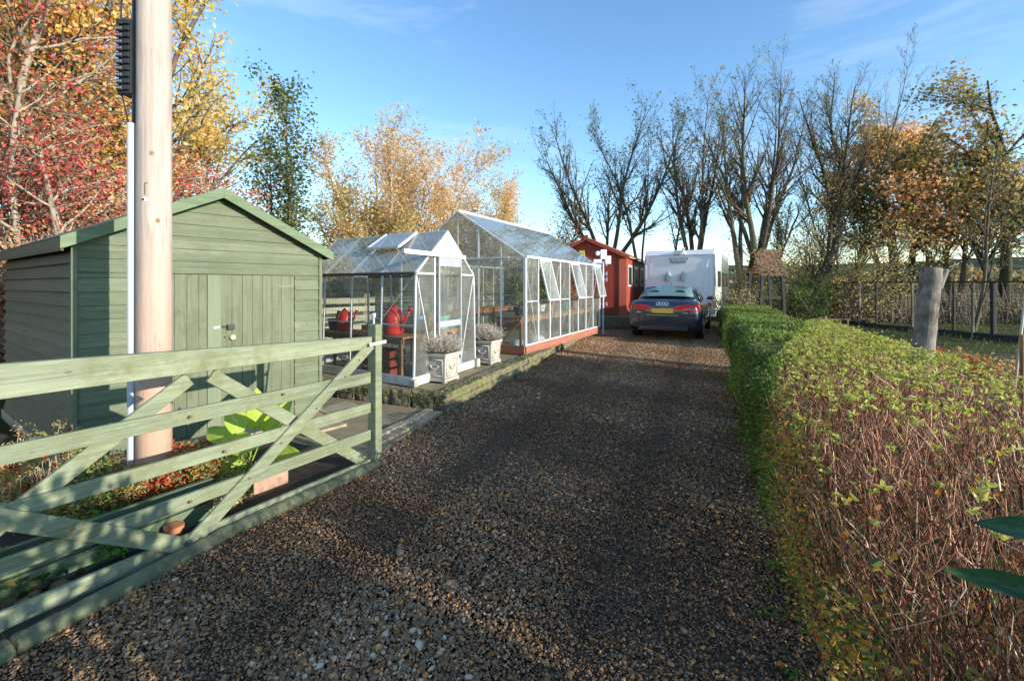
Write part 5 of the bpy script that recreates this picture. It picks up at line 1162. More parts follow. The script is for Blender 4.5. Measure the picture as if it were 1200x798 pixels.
# ------------------------------------------------------------------ plants in the gate bed
def shrub(name, c, rx, ry, rz, n, leaf, L, W, label, cat='shrub', seed=1, zc=.5, kind='oval', group=None, stems=40):
    rng = np.random.default_rng(seed); c = np.array(c, float); root = thing(name, c, label, cat, group)
    P = unit(rng.normal(size=(n, 3))) * (rng.uniform(.3, 1, n) ** .6)[:, None]; lum = 1 + .18 * np.sin(P[:, 0] * 5 + seed) * np.cos(P[:, 1] * 6) ; P = P * lum[:, None] * np.array((rx, ry, rz)) + c + UP * rz * zc * 2 * .9
    P = P[P[:, 2] > c[2] + .01]
    rr_ = np.clip(rng.beta(1.6, 1.6, len(P)) + .22 * np.sin(P[:, 0] * 6 + P[:, 1] * 5), 0, 1)
    leaves('foliage', P, L_[leaf], root, L, W, rng, kind, up=.7, rnd=rr_)
    if stems:
        A = np.repeat(c[None], stems, 0) + rng.normal(size=(stems, 3)) * np.array((rx * .15, ry * .15, 0)); i = rng.integers(0, len(P), stems); sticks('stems', A, P[i], np.full(stems, max(.003, rz * .012)), np.full(stems, .002), L_['twig_grey'], root, 4, rng.uniform(0, .6, stems))
    return root
SZ = .03
shrub('azalea', (-2.32, 3.3, SZ), .38, .42, .20, 4200, 'azalea', .032, .013, 'low shrub of red and green leaves below the telegraph pole behind the gate', 'shrub', 3)
shrub('azalea', (-2.75, 3.0, SZ), .36, .36, .20, 3400, 'azalea', .032, .013, 'low red-tipped green shrub to the left of the pole foot behind the gate', 'shrub', 4)
shrub('azalea', (-3.25, 3.2, SZ), .3, .3, .26, 520, 'azalea', .055, .02, 'dark red leaved shrub against the shed corner', 'shrub', 5)
shrub('yellow_shrub', (-3.5, 2.95, SZ), .32, .3, .26, 2600, 'willow', .028, .014, 'small pale yellow-green shrub at the left edge beside the shed wall', 'shrub', 6)
shrub('ground_herb', (-2.35, 2.62, SZ), .22, .2, .09, 1500, 'parsley', .035, .028, 'bright green herb clump low behind the gate middle', 'plant', 7)
shrub('ground_herb', (-2.6, 2.3, SZ), .3, .25, .07, 900, 'olive', .04, .03, 'dull green ground plant near the left end of the gate', 'plant', 8)
shrub('trailing_plant', (-2.0, 3.1, SZ), .2, .2, .12, 900, 'azalea', .034, .016, 'reddish green plant between the herb clump and the big-leaved plant', 'plant', 9)
def bigleaf():
    rng = np.random.default_rng(71); c = np.array((-2.05, 3.50, SZ)); root = thing('broad_leaved_plant', c, 'plant with big glossy light green leaves in front of the shed doors', 'plant')
    spec = [(-.05, -.12, .34, -.9, .5, .35), (.0, -.1, .42, -.3, .2, .9), (.14, .02, .40, .7, .1, .75), (.05, .05, .42, .2, -.1, 1.), (-.02, -.12, .24, .15, -.35, -.9), (-.14, -.1, .26, -.5, -.4, -.7), (.2, .0, .24, .9, -.4, .05), (.02, -.18, .36, .9, -.3, .12), (-.1, 0, .3, -.7, .3, .4)]
    P = np.array([c + np.array(s[:3]) for s in spec]); D = np.array([s[3:] for s in spec]); N = np.array([(.7, -.7, .35)] * len(spec)) + rng.normal(size=(len(spec), 3)) * .22
    for j in range(len(P)): blade('leaf', P[j], D[j], N[j], rng.uniform(.22, .32), rng.uniform(.13, .17), L_['lush'], root, rng.uniform(.05, .35), j)
    A = np.repeat(c[None], len(P), 0) + rng.normal(size=P.shape) * np.array((.02, .02, 0)); sticks('stalks', A, P, np.full(len(P), .007), np.full(len(P), .004), L_['lush'], root, 6)
bigleaf()
# dried flower heads by the shed corner
rng = np.random.default_rng(81); c = np.array((-3.05, 2.9, SZ)); root = thing('dried_flower_stems', c, 'thin dead flower stems with pale heads near the shed corner', 'plant'); n = 14
A = c + rng.normal(size=(n, 3)) * np.array((.12, .08, 0)); B = A + rng.normal(size=(n, 3)) * .06 + UP * rng.uniform(.42, .62, n)[:, None]; sticks('stems', A, B, np.full(n, .003), np.full(n, .002), L_['twig_grey'], root, 4, np.full(n, .9))
P = np.repeat(B, 40, 0) + rng.normal(size=(n * 40, 3)) * .02; leaves('flower_heads', P, L_['brush'], root, .014, .01, rng)
# pot, brick and cans in the bed
mb = MB(); c = (-2.02, 2.72, .033); r = thing('plant_pot', c, 'small terracotta pot in the shade under the gate brace', 'plant pot'); mb.lathe(c, [(.035, 0), (.045, .065), (.052, .065), (.052, .085), (.042, .085)], 18); mb.build('pot', M['terracotta'], r); mb = MB(); mb.lathe((c[0], c[1], c[2] + .07), [(.036, 0), (.037, .005)], 12); mb.build('compost', M['soil'], r)
mb = MB(Frame((-1.86, 3.28, .033), (.55, .83, 0), (-.83, .55, 0))); mb.box((0, 0, 0), (.26, .07, .17)); tag(mb.build('edging_block', M['pinkbrick'], None, bevel=.008, base=(-1.7, 3.3, .033)), 'pale pinkish stone block standing on edge behind the gate', 'block')
mb = MB(Frame((-2.0, 3.02, .033), (.55, .83, 0), (-.83, .55, 0))); mb.box((-.12, 0, 0), (.2, .05, .075)); tag(mb.build('timber_offcut', M['palewood'], None, bevel=.004, base=(-1.98, 3.0, .033)), 'short mossy yellowish timber offcut lying beside the terracotta pot', 'timber')
# cobbles in the left bed
rng = np.random.default_rng(91); iv, iF = ico(); n = 600; P = np.stack([rng.uniform(-3.2, -2.25, n), rng.uniform(1.4, 2.6, n), rng.uniform(.03, .05, n)], 1); s = rng.uniform(.012, .045, (n, 1, 1)) * rng.uniform(.6, 1.2, (n, 1, 3))
V = iv[None] * s * (1 + rng.uniform(-.15, .15, (n, 12, 1))) + P[:, None]; F = (np.arange(n) * 12)[:, None, None] + iF[None]
tag(np_mesh('cobbles', V.reshape(-1, 3), F.reshape(-1, 3), L_['pebble'], rnd=np.repeat(rng.uniform(0, .6, n), 20), smooth=True), 'rounded stones and litter on the bed at the left behind the gate', 'stones', kind='stuff')

# ------------------------------------------------------------------ trees
def grow(rng, p, d, L, r, lvl, S, out, tips, cfg):
    c = cfg[lvl]; n = c['n']; step = L / n; p = np.array(p, float); d = nrm(d)
    for i in range(n):
        d = nrm(d + rng.normal(size=3) * c['wob'] + UP * c['up']); q = p + d * step; t0 = i / n; t1 = (i + 1) / n
        r0 = r * (1 - t0 * (1 - c['taper'])); r1 = r * (1 - t1 * (1 - c['taper']))
        out.append((*p, *q, r0, r1, lvl))
        if lvl + 1 < len(cfg) and t1 > c['start']:
            k = c['kids']; k = int(k) + (rng.uniform() < k - int(k))
            for _ in range(k):
                a = cfg[lvl + 1]['ang'] * rng.uniform(.7, 1.3); s = rng.normal(size=3); s = nrm(s - d * np.dot(s, d)); s = nrm(s + UP * c.get('kup', 0)); s = nrm(s - d * np.dot(s, d))
                nd = d * math.cos(a) + s * math.sin(a); f = rng.uniform(0, 1)
                grow(rng, p + (q - p) * f, nd, L * c['ratio'] * rng.uniform(.65, 1.2) * (1 - .55 * t1), max(.0025, min(r1 * .62, r1 * .75)), lvl + 1, S, out, tips, cfg)
        p = q
        if lvl >= len(cfg) - 2: tips.append((*q, lvl))
    return out
def tree(name, base, limbs, cfg, label, bark, leafmat=None, nleaf=0, L=.06, W=.04, seed=1, group=None, spread=.15, leafsel=None, cat='tree', twigmat=None, minr=0, rfun=None):
    rng = np.random.default_rng(seed); base = np.array(base, float); root = thing(name, base, label, cat, group); out = []; tips = []
    for lb in limbs:
        dx, dy, dz, Ln, r = lb[:5]; z0 = lb[5] if len(lb) > 5 else 0
        if len(lb) > 6: out += [(*(base + UP * -.05), *(base + UP * lb[6]), lb[7] * 1.25, lb[7], 0)]; continue
        grow(rng, base + np.array((dx * .04, dy * .04, z0 - .05)), (dx, dy, dz), Ln, r, 0, None, out, tips, cfg)
    S = np.array(out); thick = S[:, 8] <= (0 if len(cfg) < 3 else 1)
    sticks('trunk', S[thick, :3], S[thick, 3:6], S[thick, 6], S[thick, 7], bark, root, 7)
    tw = ~thick
    if tw.any(): sticks('twigs', S[tw, :3], S[tw, 3:6], np.maximum(S[tw, 6], minr), np.maximum(S[tw, 7], minr), twigmat or bark, root, 3, rng.uniform(0, 1, tw.sum()))
    if nleaf:
        T = np.array(tips)[:, :3]; 
        if leafsel is not None: T = T[leafsel(T, rng)]
        if len(T):
            i = rng.integers(0, len(T), nleaf); P = T[i] + rng.normal(size=(nleaf, 3)) * spread
            P = P[P[:, 2] > .1]
            cl = .2 * np.sin(P[:, 0] * 2.1 + seed) + .15 * np.sin(P[:, 2] * 2.7) + .12 * np.sin(P[:, 1] * 3); r = np.clip(rng.beta(1.5, 1.5, len(P)) + cl, 0, 1)
            if rfun is not None: r = rfun(P, rng)
            leaves('crown', P, leafmat, root, L, W, rng, 'diamond', up=.5, rnd=r)
    return root
def C(n, wob, up, taper, start, kids, ratio, ang, kup=0): return dict(n=n, wob=wob, up=up, taper=taper, start=start, kids=kids, ratio=ratio, ang=ang, kup=kup)
def X_(px, D): return (px - 600) / 533.3 * D
def limbs_fan(rng, n, tilt, L, r, bias=(0, 0)):
    o = []
    for i in range(n):
        a = 2 * math.pi * (i + rng.uniform(-.3, .3)) / n; t = tilt * rng.uniform(.35, 1.1)
        o.append((math.cos(a) * math.sin(t) + bias[0], math.sin(a) * math.sin(t) + bias[1], math.cos(t), L * rng.uniform(.82, 1.08) * (1 - .1 * t), r * rng.uniform(.7, 1.1)))
    return o
BARE = [C(16, .04, .015, .08, .25, 1.7, .37, .62), C(6, .08, .08, .25, .12, 1.4, .48, .55), C(4, .11, .06, .35, .1, .9, .5, .6), C(3, .13, .04, .5, .1, 0, .5, .7)]
rg = np.random.default_rng(3)
G = 'bare trees beyond the caravan'
def bare(px, D, h, n, tilt, r, label, seed, bark='bark', leafmat=None, nleaf=1200, bias=(0, 0), cfg=BARE, Lf=.10):
    rg = np.random.default_rng(seed + 500)
    zt = float(rg.uniform(1.5, 2.3)); lbs = [(a, b, c, Lq * (h - zt) / h, rq, zt) for a, b, c, Lq, rq in limbs_fan(rg, n, tilt * 1.25, h, r, bias)] + [(0, 0, 1, 0, 0, 0, zt + .05, r * (1 + .16 * n))]
    return tree('bare_tree', (X_(px, D), D, .0), lbs, cfg, label, M[bark], L_[leafmat or 'oakdark'], nleaf, Lf, Lf * .7, seed, G, .14, None, minr=.0038)
bare(712, 22, 10.2, 5, .62, .12, 'widest-spreading bare tree, directly behind the red shed', 101, 'bark', 'olive', 1900, (-.05, 0))
bare(751, 21, 10.2, 2, .12, .09, 'slender bare tree between the red shed and the caravan', 102, 'bark', 'olive', 1800)
bare(786, 23, 8.6, 1, .15, .10, 'thin curved bare tree rising behind the caravan left end', 103, 'barkgrey', 'olive', 900, (.03, 0))
bare(814, 20, 9.6, 4, .24, .115, 'bare ivy-trunked tree rising behind the middle of the caravan', 104, 'bark', 'oakdark', 1500)
bare(868, 18, 9.6, 2, .1, .12, 'tallest straight bare tree at the right end of the caravan', 105, 'bark', 'oakdark', 700, (-.03, 0))
bare(888, 18, 10.0, 5, .36, .12, 'many-stemmed bare tree behind the little shingled arbour', 106, 'bark', 'oakdark', 700, (.1, 0))
# leaning forked tree
LEAN = [C(10, .12, .0, .35, .3, .9, .75, .5, .4), C(12, .06, .07, .2, .15, 1.6, .5, .55), C(7, .09, .06, .3, .1, 1.8, .5, .6), C(4, .12, .04, .5, .1, 0, .5, .6)]
tree('leaning_tree', (X_(918, 18), 18, 0), [(.42, .05, 1, 9.2, .21), (.12, .1, 1, 4.5, .09)], LEAN, 'leaning crooked half-bare tree right of the arbour', M['barkdark'], L_['oakdark'], 1500, .09, .06, 107, None, .12, minr=.004, twigmat=M['bark'])
HC = [C(10, .06, .06, .25, .3, 2.2, .5, .65), C(6, .1, .08, .3, .1, 2.0, .5, .7), C(4, .14, .05, .4, .1, 0, .5, .7)]
tree('pale_limbed_tree', (X_(992, 20), 20, 0), limbs_fan(np.random.default_rng(9), 4, .34, 9.9, .075, (.14, 0)), BARE, 'tall bare pale-twigged tree above the brown oak crown', M['barkgrey'], L_['oakdark'], 500, .07, .05, 108, None, .1, minr=.004)
OAK = [C(9, .08, .03, .12, .42, 2.2, .48, .8), C(7, .13, .0, .3, .1, 2.4, .5, .75), C(5, .16, .0, .35, .1, 1.8, .5, .7), C(3, .2, 0, .5, .1, 0, .5, .7)]
def oakr(P, rng): return np.clip(.5 + .35 * np.sin(P[:, 2] * 1.9 + 1) * np.sin(P[:, 0] * 1.3) + .25 * (P[:, 0] > 17.5) + rng.normal(0, .2, len(P)), 0, 1)
tree('oak_tree', (X_(1052, 20), 20, 0), [(.05, 0, 1, 9.0, .26), (-.4, .1, 1, 7.6, .17), (.42, -.05, 1, 8.6, .18)], OAK, 'spreading autumn oak with brown, olive and orange leaves right of the leaning tree', M['barkdark'], L_['oak'], 11500, .165, .12, 109, None, .24, lambda T, rng: T[:, 2] > 3.6, minr=.006, rfun=oakr)
tree('orange_tree', (X_(1122, 18), 18, 0), [(-.12, .1, 1, 7.2, .13), (-.5, .0, 1, 6.2, .1), (.1, .1, 1, 7.6, .11)], OAK, 'bright orange-leaved tree in front of the oak', M['barkgrey'], L_['orange'], 4200, .15, .12, 113, None, .3, lambda T, rng: T[:, 2] > 3.0, minr=.004)
tree('green_brown_tree', (X_(1195, 17), 17.5, 0), [(-.05, .0, 1, 9.4, .22), (.3, .1, 1, 8.4, .16), (-.3, .1, 1, 7.4, .15)], OAK, 'dense olive green tree at the right edge of the photo', M['barkdark'], L_['oakdark'], 6500, .15, .11, 110, None, .22, lambda T, rng: T[:, 2] > 3.0, minr=.004)
PT = [C(10, .05, .05, .25, .35, 1.6, .42, .5), C(6, .1, .1, .3, .1, 1.5, .5, .6), C(4, .12, .08, .4, .1, 0, .5, .7)]
tree('pale_stemmed_tree', (X_(1140, 14.5), 14.5, 0), [(.3, .05, 1, 6.2, .065), (.15, -.03, 1, 4.8, .035)], PT, 'slim leaning pale-stemmed tree behind the netted fence', M['barkgrey'], L_['oak'], 500, .06, .045, 111, None, .1, minr=.003, twigmat=M['barkgrey'])
BUSH = [C(6, .12, .02, .4, .15, 2.2, .5, .7), C(4, .15, .03, .4, .1, 1.8, .5, .7), C(3, .2, 0, .5, .1, 0, .5, .7)]
def bush(px, D, h, leafm, nl, label, seed, tilt=.7, L=.06, r=.04, name='bush', bark='barkgrey', n=7, twig=None, spread=.12, z=0, group=None):
    rg = np.random.default_rng(seed); return tree(name, (X_(px, D), D, z), limbs_fan(rg, n, tilt, h, r), BUSH, label, M[bark], L_[leafm], nl, L, L * .65, seed, group, spread, cat='shrub', minr=.003, twigmat=twig)
bush(945, 18.5, 4.4, 'willow', 3600, 'tall pale yellow-green shrub right of the arbour', 121, .6, L=.09, spread=.2)
bush(985, 17.5, 4.9, 'willow', 3800, 'yellowish willow-leaved shrub in front of the leaning tree', 122, .6, L=.09, spread=.2)
bush(1022, 18, 3.6, 'willow', 2600, 'smaller yellow-green shrub beside the log post fence end', 123, .7, L=.085, spread=.2)
bush(905, 17.5, 2.1, 'olive', 3000, 'green shrub growing under the arbour', 124, .7)
bush(862, 14.6, 1.4, 'brush', 3200, 'russet brown bush at the end of the green hedge', 125, .8, bark='barkgrey')
bush(955, 16.8, 1.9, 'parsley', 1800, 'bright green bush low behind the clipped hedge', 126, .7)
# ---- left-hand trees
YEL = [C(9, .07, .03, .3, .22, 2.2, .5, .75), C(7, .12, .03, .3, .1, 2.2, .5, .7), C(4, .15, .02, .4, .1, 0, .5, .7)]
tree('maple_tree', (-9.6, 10.2, 0), limbs_fan(np.random.default_rng(2), 6, .42, 9.2, .16, (.06, -.05)), YEL, 'large yellow-leaved tree at the left behind the pole', M['barkgrey'], L_['yellow'], 27000, .10, .085, 131, None, .15, lambda T, rng: T[:, 2] > 1.6, minr=.004)
tree('maple_tree', (-12.5, 9.0, 0), limbs_fan(np.random.default_rng(4), 6, .55, 8.4, .16, (.05, -.1)), YEL, 'yellow-leaved tree at the far left edge of the photo', M['barkdark'], L_['yellow'], 17000, .10, .085, 132, None, .15, lambda T, rng: T[:, 2] > 1.6, minr=.004)
HAW = [C(7, .12, .02, .35, .15, 2.6, .5, .8), C(6, .16, .0, .35, .1, 2.2, .5, .8), C(4, .2, 0, .5, .1, 0, .5, .7)]
tree('hawthorn_tree', (-7.5, 7.4, 0), limbs_fan(np.random.default_rng(5), 9, .72, 4.7, .08, (0, -.05)), HAW, 'red-berried hawthorn above the green shed roof', M['barkpale'], L_['redberry'], 19000, .055, .042, 133, None, .16, None, minr=.003, twigmat=L_['twig_grey'])
tree('hawthorn_tree', (-9.6, 7.2, 0), limbs_fan(np.random.default_rng(6), 9, .5, 8.3, .10), HAW, 'red-berried hawthorn at the far left edge behind the shed', M['barkpale'], L_['redberry'], 27000, .058, .044, 134, None, .16, None, minr=.003, twigmat=L_['twig_grey'])
tree('hawthorn_tree', (-5.6, 8.3, 0), limbs_fan(np.random.default_rng(16), 8, .75, 3.2, .06), HAW, 'brown and yellow thicket bush behind the shed ridge', M['barkpale'], L_['amber'], 9000, .055, .04, 141, None, .16, None, minr=.003, twigmat=L_['twig_grey'])
ALD = [C(12, .03, .02, .15, .15, 2.6, .28, .9), C(5, .1, .08, .3, .1, 1.8, .5, .7), C(3, .15, .02, .4, .1, 0, .5, .7)]
tree('alder_tree', (X_(337, 11), 11, 0), [(.02, 0, 1, 6.3, .07)], ALD, 'slender dark green-leaved tree just right of the shed ridge', M['barkgrey'], L_['olive'], 4600, .09, .06, 135, None, .14, None, minr=.003)
tree('alder_tree', (X_(322, 11.5), 11.6, 0), [(-.06, 0, 1, 5.2, .06), (.12, .05, 1, 4.5, .05)], ALD, 'shorter green-leaved tree between the yellow tree and the slender tree', M['barkgrey'], L_['olive'], 3800, .08, .055, 136, None, .14, None, minr=.003)
BIR = [C(10, .05, .04, .2, .15, 2.6, .42, .5), C(6, .1, .05, .3, .1, 2.2, .5, .6), C(4, .15, .02, .4, .1, 0, .5, .6)]
tree('birch_tree', (X_(466, 15), 15, 0), limbs_fan(np.random.default_rng(7), 8, .5, 6.5, .08), BIR, 'amber-leaved birch behind the small greenhouse', M['barkpale'], L_['amber'], 30000, .085, .062, 137, None, .15, lambda T, rng: T[:, 2] > .8, minr=.004)
tree('birch_tree', (X_(425, 14), 14.2, 0), limbs_fan(np.random.default_rng(8), 7, .5, 4.3, .07), BIR, 'lower yellow-green birch left of the amber birch', M['barkpale'], L_['willow'], 20000, .075, .055, 138, None, .14, None, minr=.004)
tree('birch_tree', (X_(575, 19), 19, 0), limbs_fan(np.random.default_rng(10), 6, .4, 5.8, .09), BIR, 'orange birch behind the ridge of the large greenhouse', M['barkpale'], L_['amber'], 15000, .09, .065, 139, None, .15, None, minr=.005)
tree('small_birch', (X_(632, 23), 23, 0), limbs_fan(np.random.default_rng(12), 6, .5, 5.2, .09), BIR, 'russet small tree between the large greenhouse roof and the red shed', M['barkgrey'], L_['orange'], 4200, .11, .08, 140, None, .25, None, minr=.006)
# ---- hedgerow belts
def belt(name, pts, h, n, leafm, L, label, seed, depth=1.2, tw=2500):
    rng = np.random.default_rng(seed); pts = np.array(pts, float); seg = np.linalg.norm(np.diff(pts, axis=0), axis=1); cum = np.concatenate([[0], np.cumsum(seg)]); t = rng.uniform(0, cum[-1], n)
    x = np.interp(t, cum, pts[:, 0]); y = np.interp(t, cum, pts[:, 1]); hh = h * (.72 + .16 * np.sin(t * 1.3 + seed) + .12 * np.sin(t * 3.1) + .08 * np.sin(t * 7))
    P = np.stack([x + rng.normal(0, depth * .4, n), y + rng.normal(0, depth * .4, n), hh * rng.uniform(0, 1, n) ** .8], 1); cl = .25 * np.sin(t * 2.2) + .15 * np.sin(P[:, 2] * 3)
    root = thing(name, (pts[0, 0], pts[0, 1], 0), label, 'hedgerow'); leaves('foliage', P, L_[leafm], root, L, L * .65, rng, 'diamond', up=.5, rnd=np.clip(rng.beta(1.5, 1.8, n) + cl, 0, 1))
    i = rng.integers(0, n, tw); A = P[i].copy(); A[:, 2] *= .3; B = P[i] + rng.normal(size=(tw, 3)) * .3 + UP * .35; sticks('twigs', A, B, np.full(tw, .012), np.full(tw, .004), L_['twig_grey'], root, 3, rng.uniform(0, .8, tw))
belt('field_hedgerow', [(-16, 8), (-9, 11), (-4, 16.5), (3, 24), (7, 31)], 2.6, 30000, 'brush', .12, 'rough brown and olive hedgerow behind the sheds and greenhouses', 151, 1.6, 5000)
belt('field_hedgerow', [(5.5, 27), (9, 26), (14, 27)], 2.3, 6000, 'olive', .14, 'dark green hedgerow behind the caravan', 152, 1.2, 1200)
belt('field_hedgerow', [(9, 19), (14, 18.5), (21, 17), (32, 14)], 1.3, 11000, 'brush', .10, 'brown bramble hedgerow beyond the netted fence', 153, 1.4, 5000)
# ------------------------------------------------------------------ right-hand garden
mb = MB()
def flat(name, pts, z, mat):
    mb = MB(); mb.prism([(x, y, z - .05) for x, y in pts], (0, 0, .05)); return tag(mb.build(name, mat), kind='structure')
flat('vegetable_bed', [(4.4, 6.6), (9, 4.0), (16, 5), (20, 9), (12.5, 12.4), (7.6, 12.2)], .02, M['soil'])
def netfence():
    p = [(X_(990, 17), 17.), (X_(1027, 15.4), 15.4), (X_(1118, 13.2), 13.2), (X_(1164, 12.2), 12.2), (X_(1250, 11.), 11.), (X_(1340, 10.2), 10.2)]
    root = thing('netted_fence', (*p[0], 0), 'dark netted garden fence with black timber posts right of the hedge', 'fence'); H = 1.66
    t = NT('netting'); v = t.coord((22, 22, 22)); 
    tr = t.n('ShaderNodeBsdfTransparent'); df = t.bsdf((.03, .03, .03), .9); mxs = t.n('ShaderNodeMixShader'); mxs.inputs[0].default_value = .42; t.l(tr.outputs[0], mxs.inputs[1]); t.l(df, mxs.inputs[2]); net = t.done(mxs.outputs[0])
    for k, (a, b) in enumerate(zip(p[:-1], p[1:])):
        a3, b3 = np.array((*a, 0)), np.array((*b, 0)); mb = MB(); mb.beam(a3 + UP * (H - .02), b3 + UP * (H - .02), .04, .04); mb.build('top_rail', M['darkpost'], root)
        mb = MB(); mb.beam(a3 + UP * .13, b3 + UP * .13, .03, .22); mb.build('kick_board', M['darkpost'], root)
        mb = MB(); d = nrm(b3 - a3); n = int(np.linalg.norm(b3 - a3) / .09)
        for i in range(n + 1): mb.tube(a3 + d * i * .09 + UP * .25, a3 + d * i * .09 + UP * (H - .04), .0035, None, 3)
        for i in range(15): mb.tube(a3 + UP * (.27 + i * .09), b3 + UP * (.27 + i * .09), .0035, None, 3)
        mb.build('netting', M['darkpost'], root)
        L = np.linalg.norm(b3 - a3); m = 3 if L > 2.4 else 2
        for i in range(m):
            q = a3 + d * L * i / m; wdt = .09 if i == 0 and k == 3 else .05; mb = MB(); mb.box(q + (-wdt / 2, -wdt / 2, 0), q + (wdt / 2, wdt / 2, H)); mb.build('post', M['darkpost'] if (i == 0) else M['greypost'], root)
netfence()
# thick log post
root = thing('log_post', (X_(1079, 6.9), 6.9, 0), 'thick grey weathered log post standing among the hedge tops', 'post'); bx_, by_ = X_(1077, 6.9), 6.9
mb = MB(); mb.tube((bx_, by_, 0), (bx_ + .19, by_, 1.81), .138, .13, 24); rough(mb.build('log', M['greypost'], root, bevel=.012), 4, .03, .12)
mb = MB(); mb.tube((bx_ + .24, by_ - .04, 1.50), (bx_ + .36, by_ - .05, 1.79), .06, .045, 10); mb.build('side_branch', M['greypost'], root, bevel=.01)
# pale canes
for k, (x0, x1, D, lab) in enumerate(((1183, 1206, 4.9, 'front pale bamboo cane leaning at the right edge'), (1190, 1211, 5.0, 'second pale bamboo cane just right of the front one'))):
    c = np.array((X_(x0, D), D, 0)); mb = MB(); mb.tube(c, c + np.array((X_(x1, D) - X_(x0, D), 0, 1.75)), .014, .010, 8); tag(mb.build('garden_cane', M['cane'], None, smooth=True, base=c), lab, 'cane', 'canes in the vegetable bed')
c = np.array((X_(1199, 4.6), 4.6, 0)); mb = MB(); mb.box(c + (-.02, -.02, 0), c + (.02, .02, 1.05)); tag(mb.build('garden_stake', M['bench'], None, bevel=.003, base=c), 'short orange-brown stake at the right edge beside the canes', 'stake')
for k in range(6):
    x, y = X_(1040 + 28 * k, 9.5 - .5 * k), 9.5 - .5 * k
    shrub('bedding_plant', (x, y, .02), .3, .25, .22, 320, 'oak' if k % 2 else 'azalea', .06, .03, ['browned plant at the left end of the vegetable bed row', 'reddish plant second in the vegetable bed row', 'brown plant behind the log post', 'red-leaved plant just right of the log post', 'brown plant near the canes', 'red plant at the right end of the bed row by the canes'][k], 'plant', 200 + k, group='plants in the vegetable bed', stems=10)
mb = MB(Frame((X_(985, 13), 13.4, 0), (1, .1, 0), (-.1, 1, 0)))
root = thing('garden_bench', (X_(985, 13), 13.4, 0), 'small reddish slatted seat beyond the hedge by the fence corner', 'bench')
for k in range(3): mb = MB(); c = np.array((X_(972, 13), 13.4, .0)); mb.box(c + (0, k * .13, .52), c + (.9, k * .13 + .11, .55)); mb.build('slat', M['rust'], root)
for dx in (.05, .8):
    for dy in (0, .3): mb = MB(); mb.box(c + (dx, dy, 0), c + (dx + .05, dy + .05, .52)); mb.build('leg', M['rust'], root)
# arbour
def arbour():
    D = 14.9; c = np.array((X_(897, D), D, 0)); root = thing('shingled_arbour', c, 'small weathered wooden arbour with a russet vine-covered roof behind the green hedge', 'arbour'); h = .38
    for sx in (-1, 1):
        for sy in (-1, 1):
            mb = MB(); b = c + np.array((sx * h * 1.1, sy * h, 0)); mb.beam(b, c + np.array((sx * h * .82, sy * h, 1.95)), .09, .09, (0, 1, 0)); mb.build('post', M['darkpost'], root, bevel=.006)
    for z in (1.15, 1.95):
        for sy in (-1, 1): mb = MB(); mb.beam(c + (-h, sy * h, z), c + (h, sy * h, z), .05, .08); mb.build('crossbar', M['darkpost'], root)
    mb = MB()
    for sy in (-1, 1):
        for k in range(6):
            z0, z1 = 1.85 + k * .14, 1.85 + k * .14 + .16; y0 = sy * (h * 1.2 * (1 - k / 6.3)); y1 = sy * (h * 1.2 * (1 - (k + 1) / 6.3))
            for i in range(6):
                x0 = -.42 + i * .14; mb.hexa([c + (x0, y0, z0), c + (x0 + .13, y0, z0), c + (x0 + .13, y0 - sy * .02, z0), c + (x0, y0 - sy * .02, z0), c + (x0, y1, z1), c + (x0 + .13, y1, z1), c + (x0 + .13, y1 - sy * .02, z1), c + (x0, y1 - sy * .02, z1)])
    mb.build('roof', M['rust'], root); rng = np.random.default_rng(17); n = 1100; zz = rng.uniform(0, 1, n); sgn = rng.choice([-1, 1], n); P = c + np.stack([rng.uniform(-.48, .48, n), sgn * (h * 1.25 * (1 - zz)), 1.82 + zz * .86], 1) + rng.normal(size=(n, 3)) * .04; leaves('vine', P, L_['brush'], root, .06, .045, rng)
arbour()
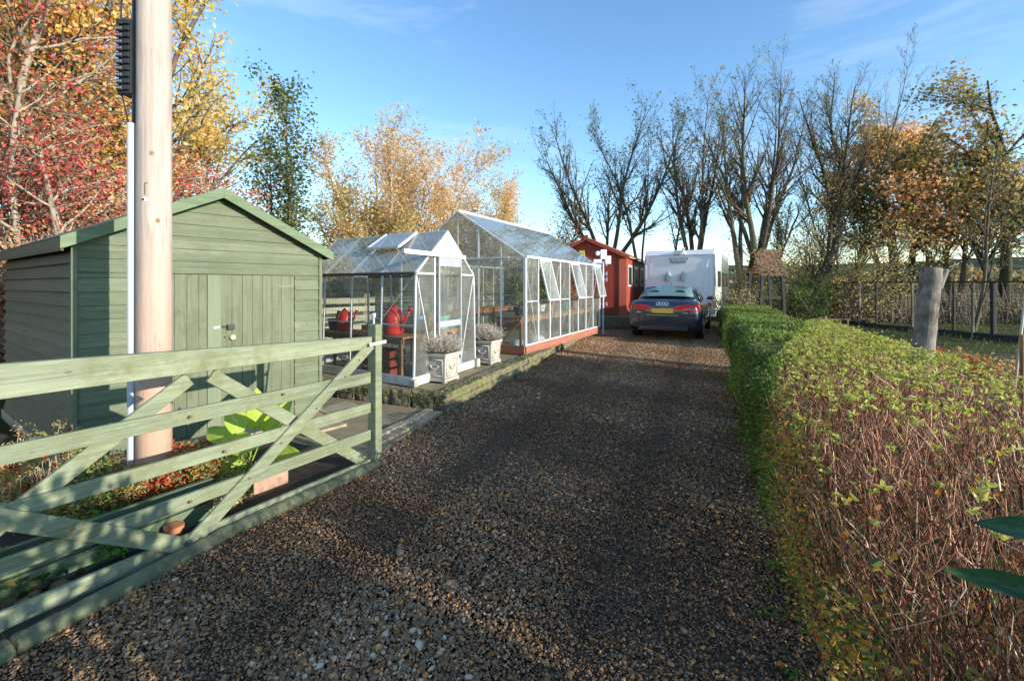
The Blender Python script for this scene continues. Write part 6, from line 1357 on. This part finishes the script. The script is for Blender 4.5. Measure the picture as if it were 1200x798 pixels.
# ------------------------------------------------------------------ far country
def hills():
    xs = np.linspace(-3500, 4000, 240); ys = np.linspace(500, 2600, 50)
    def zf(X, Y):
        r = np.clip((Y - 500) / 1200, 0, 1); base = 88 * r * r * (3 - 2 * r); s = .5 + .5 / (1 + np.exp(-(X - 600) / 300)); return base * s * (1 + .12 * np.sin(X / 230) + .08 * np.sin(X / 97 + Y / 200)) - 2
    t = NT('hill_land'); v = t.coord((1, 1, 0)); n = t.noise(.0035, 3, .5, v); n2 = t.noise(.05, 5, .7, v)
    col = t.ramp(n, [(.4, (.03, .045, .02)), (.5, (.035, .05, .025)), (.52, (.10, .12, .045)), (.62, (.12, .11, .05)), (.66, (.03, .045, .025))]); col = t.mix(t.ramp(n2, [(.4, (0, 0, 0)), (.8, (.6, .6, .6))]), col, (.02, .03, .015))
    grid_sheet('hills', xs, ys, zf, t.done(t.bsdf(col, 1, None, 0, .05)))
hills()
def woods():
    rng = np.random.default_rng(77); n = 26000; x = rng.uniform(-150, 330, n); y = 95 + .05 * x + rng.normal(0, 3, n); hh = 3.6 + 1.6 * np.sin(x / 7.3) + 1.1 * np.sin(x / 3.1 + 2) + .6 * np.sin(x / 1.3); P = np.stack([x, y, np.maximum(.2, hh * rng.uniform(0, 1, n) ** .6)], 1)
    o = leaves('distant_woodland', P, L_['brush'], None, 1.1, .9, rng, 'diamond', rnd=np.clip(rng.uniform(0, .6, n) + .2 * np.sin(x / 5), 0, 1)); tag(o, 'low distant belt of woodland across the fields', 'woodland', kind='stuff')
woods()
# rough grass tufts along verge and lawn
rng = np.random.default_rng(99); n = 14000; Y = rng.uniform(4, 26, n); X = hx(Y) + 1.6 + rng.uniform(0, 12, n) ** 1.0; P = np.stack([X, Y, zgv(Y) - .03], 1); n2 = 5000; Y2 = rng.uniform(14, 26, n2); P2 = np.stack([hx(Y2) + rng.normal(.2, .25, n2), Y2, zgv(Y2) - .03], 1); P = np.concatenate([P, P2]); n = len(P)
D = rng.normal(size=(n, 3)) * .35 + UP; V, F, k = leaf_arrays(P, D, rng.normal(size=(n, 3)), rng.uniform(.05, .14, n), np.full(n, .012), 'diamond', .1)
tag(np_mesh('grass_tufts', V, F, L_['hedge_green'], rnd=np.repeat(rng.uniform(.0, .6, n), k)), 'rough green grass behind the hedge and along the far verge', 'grass', kind='stuff')
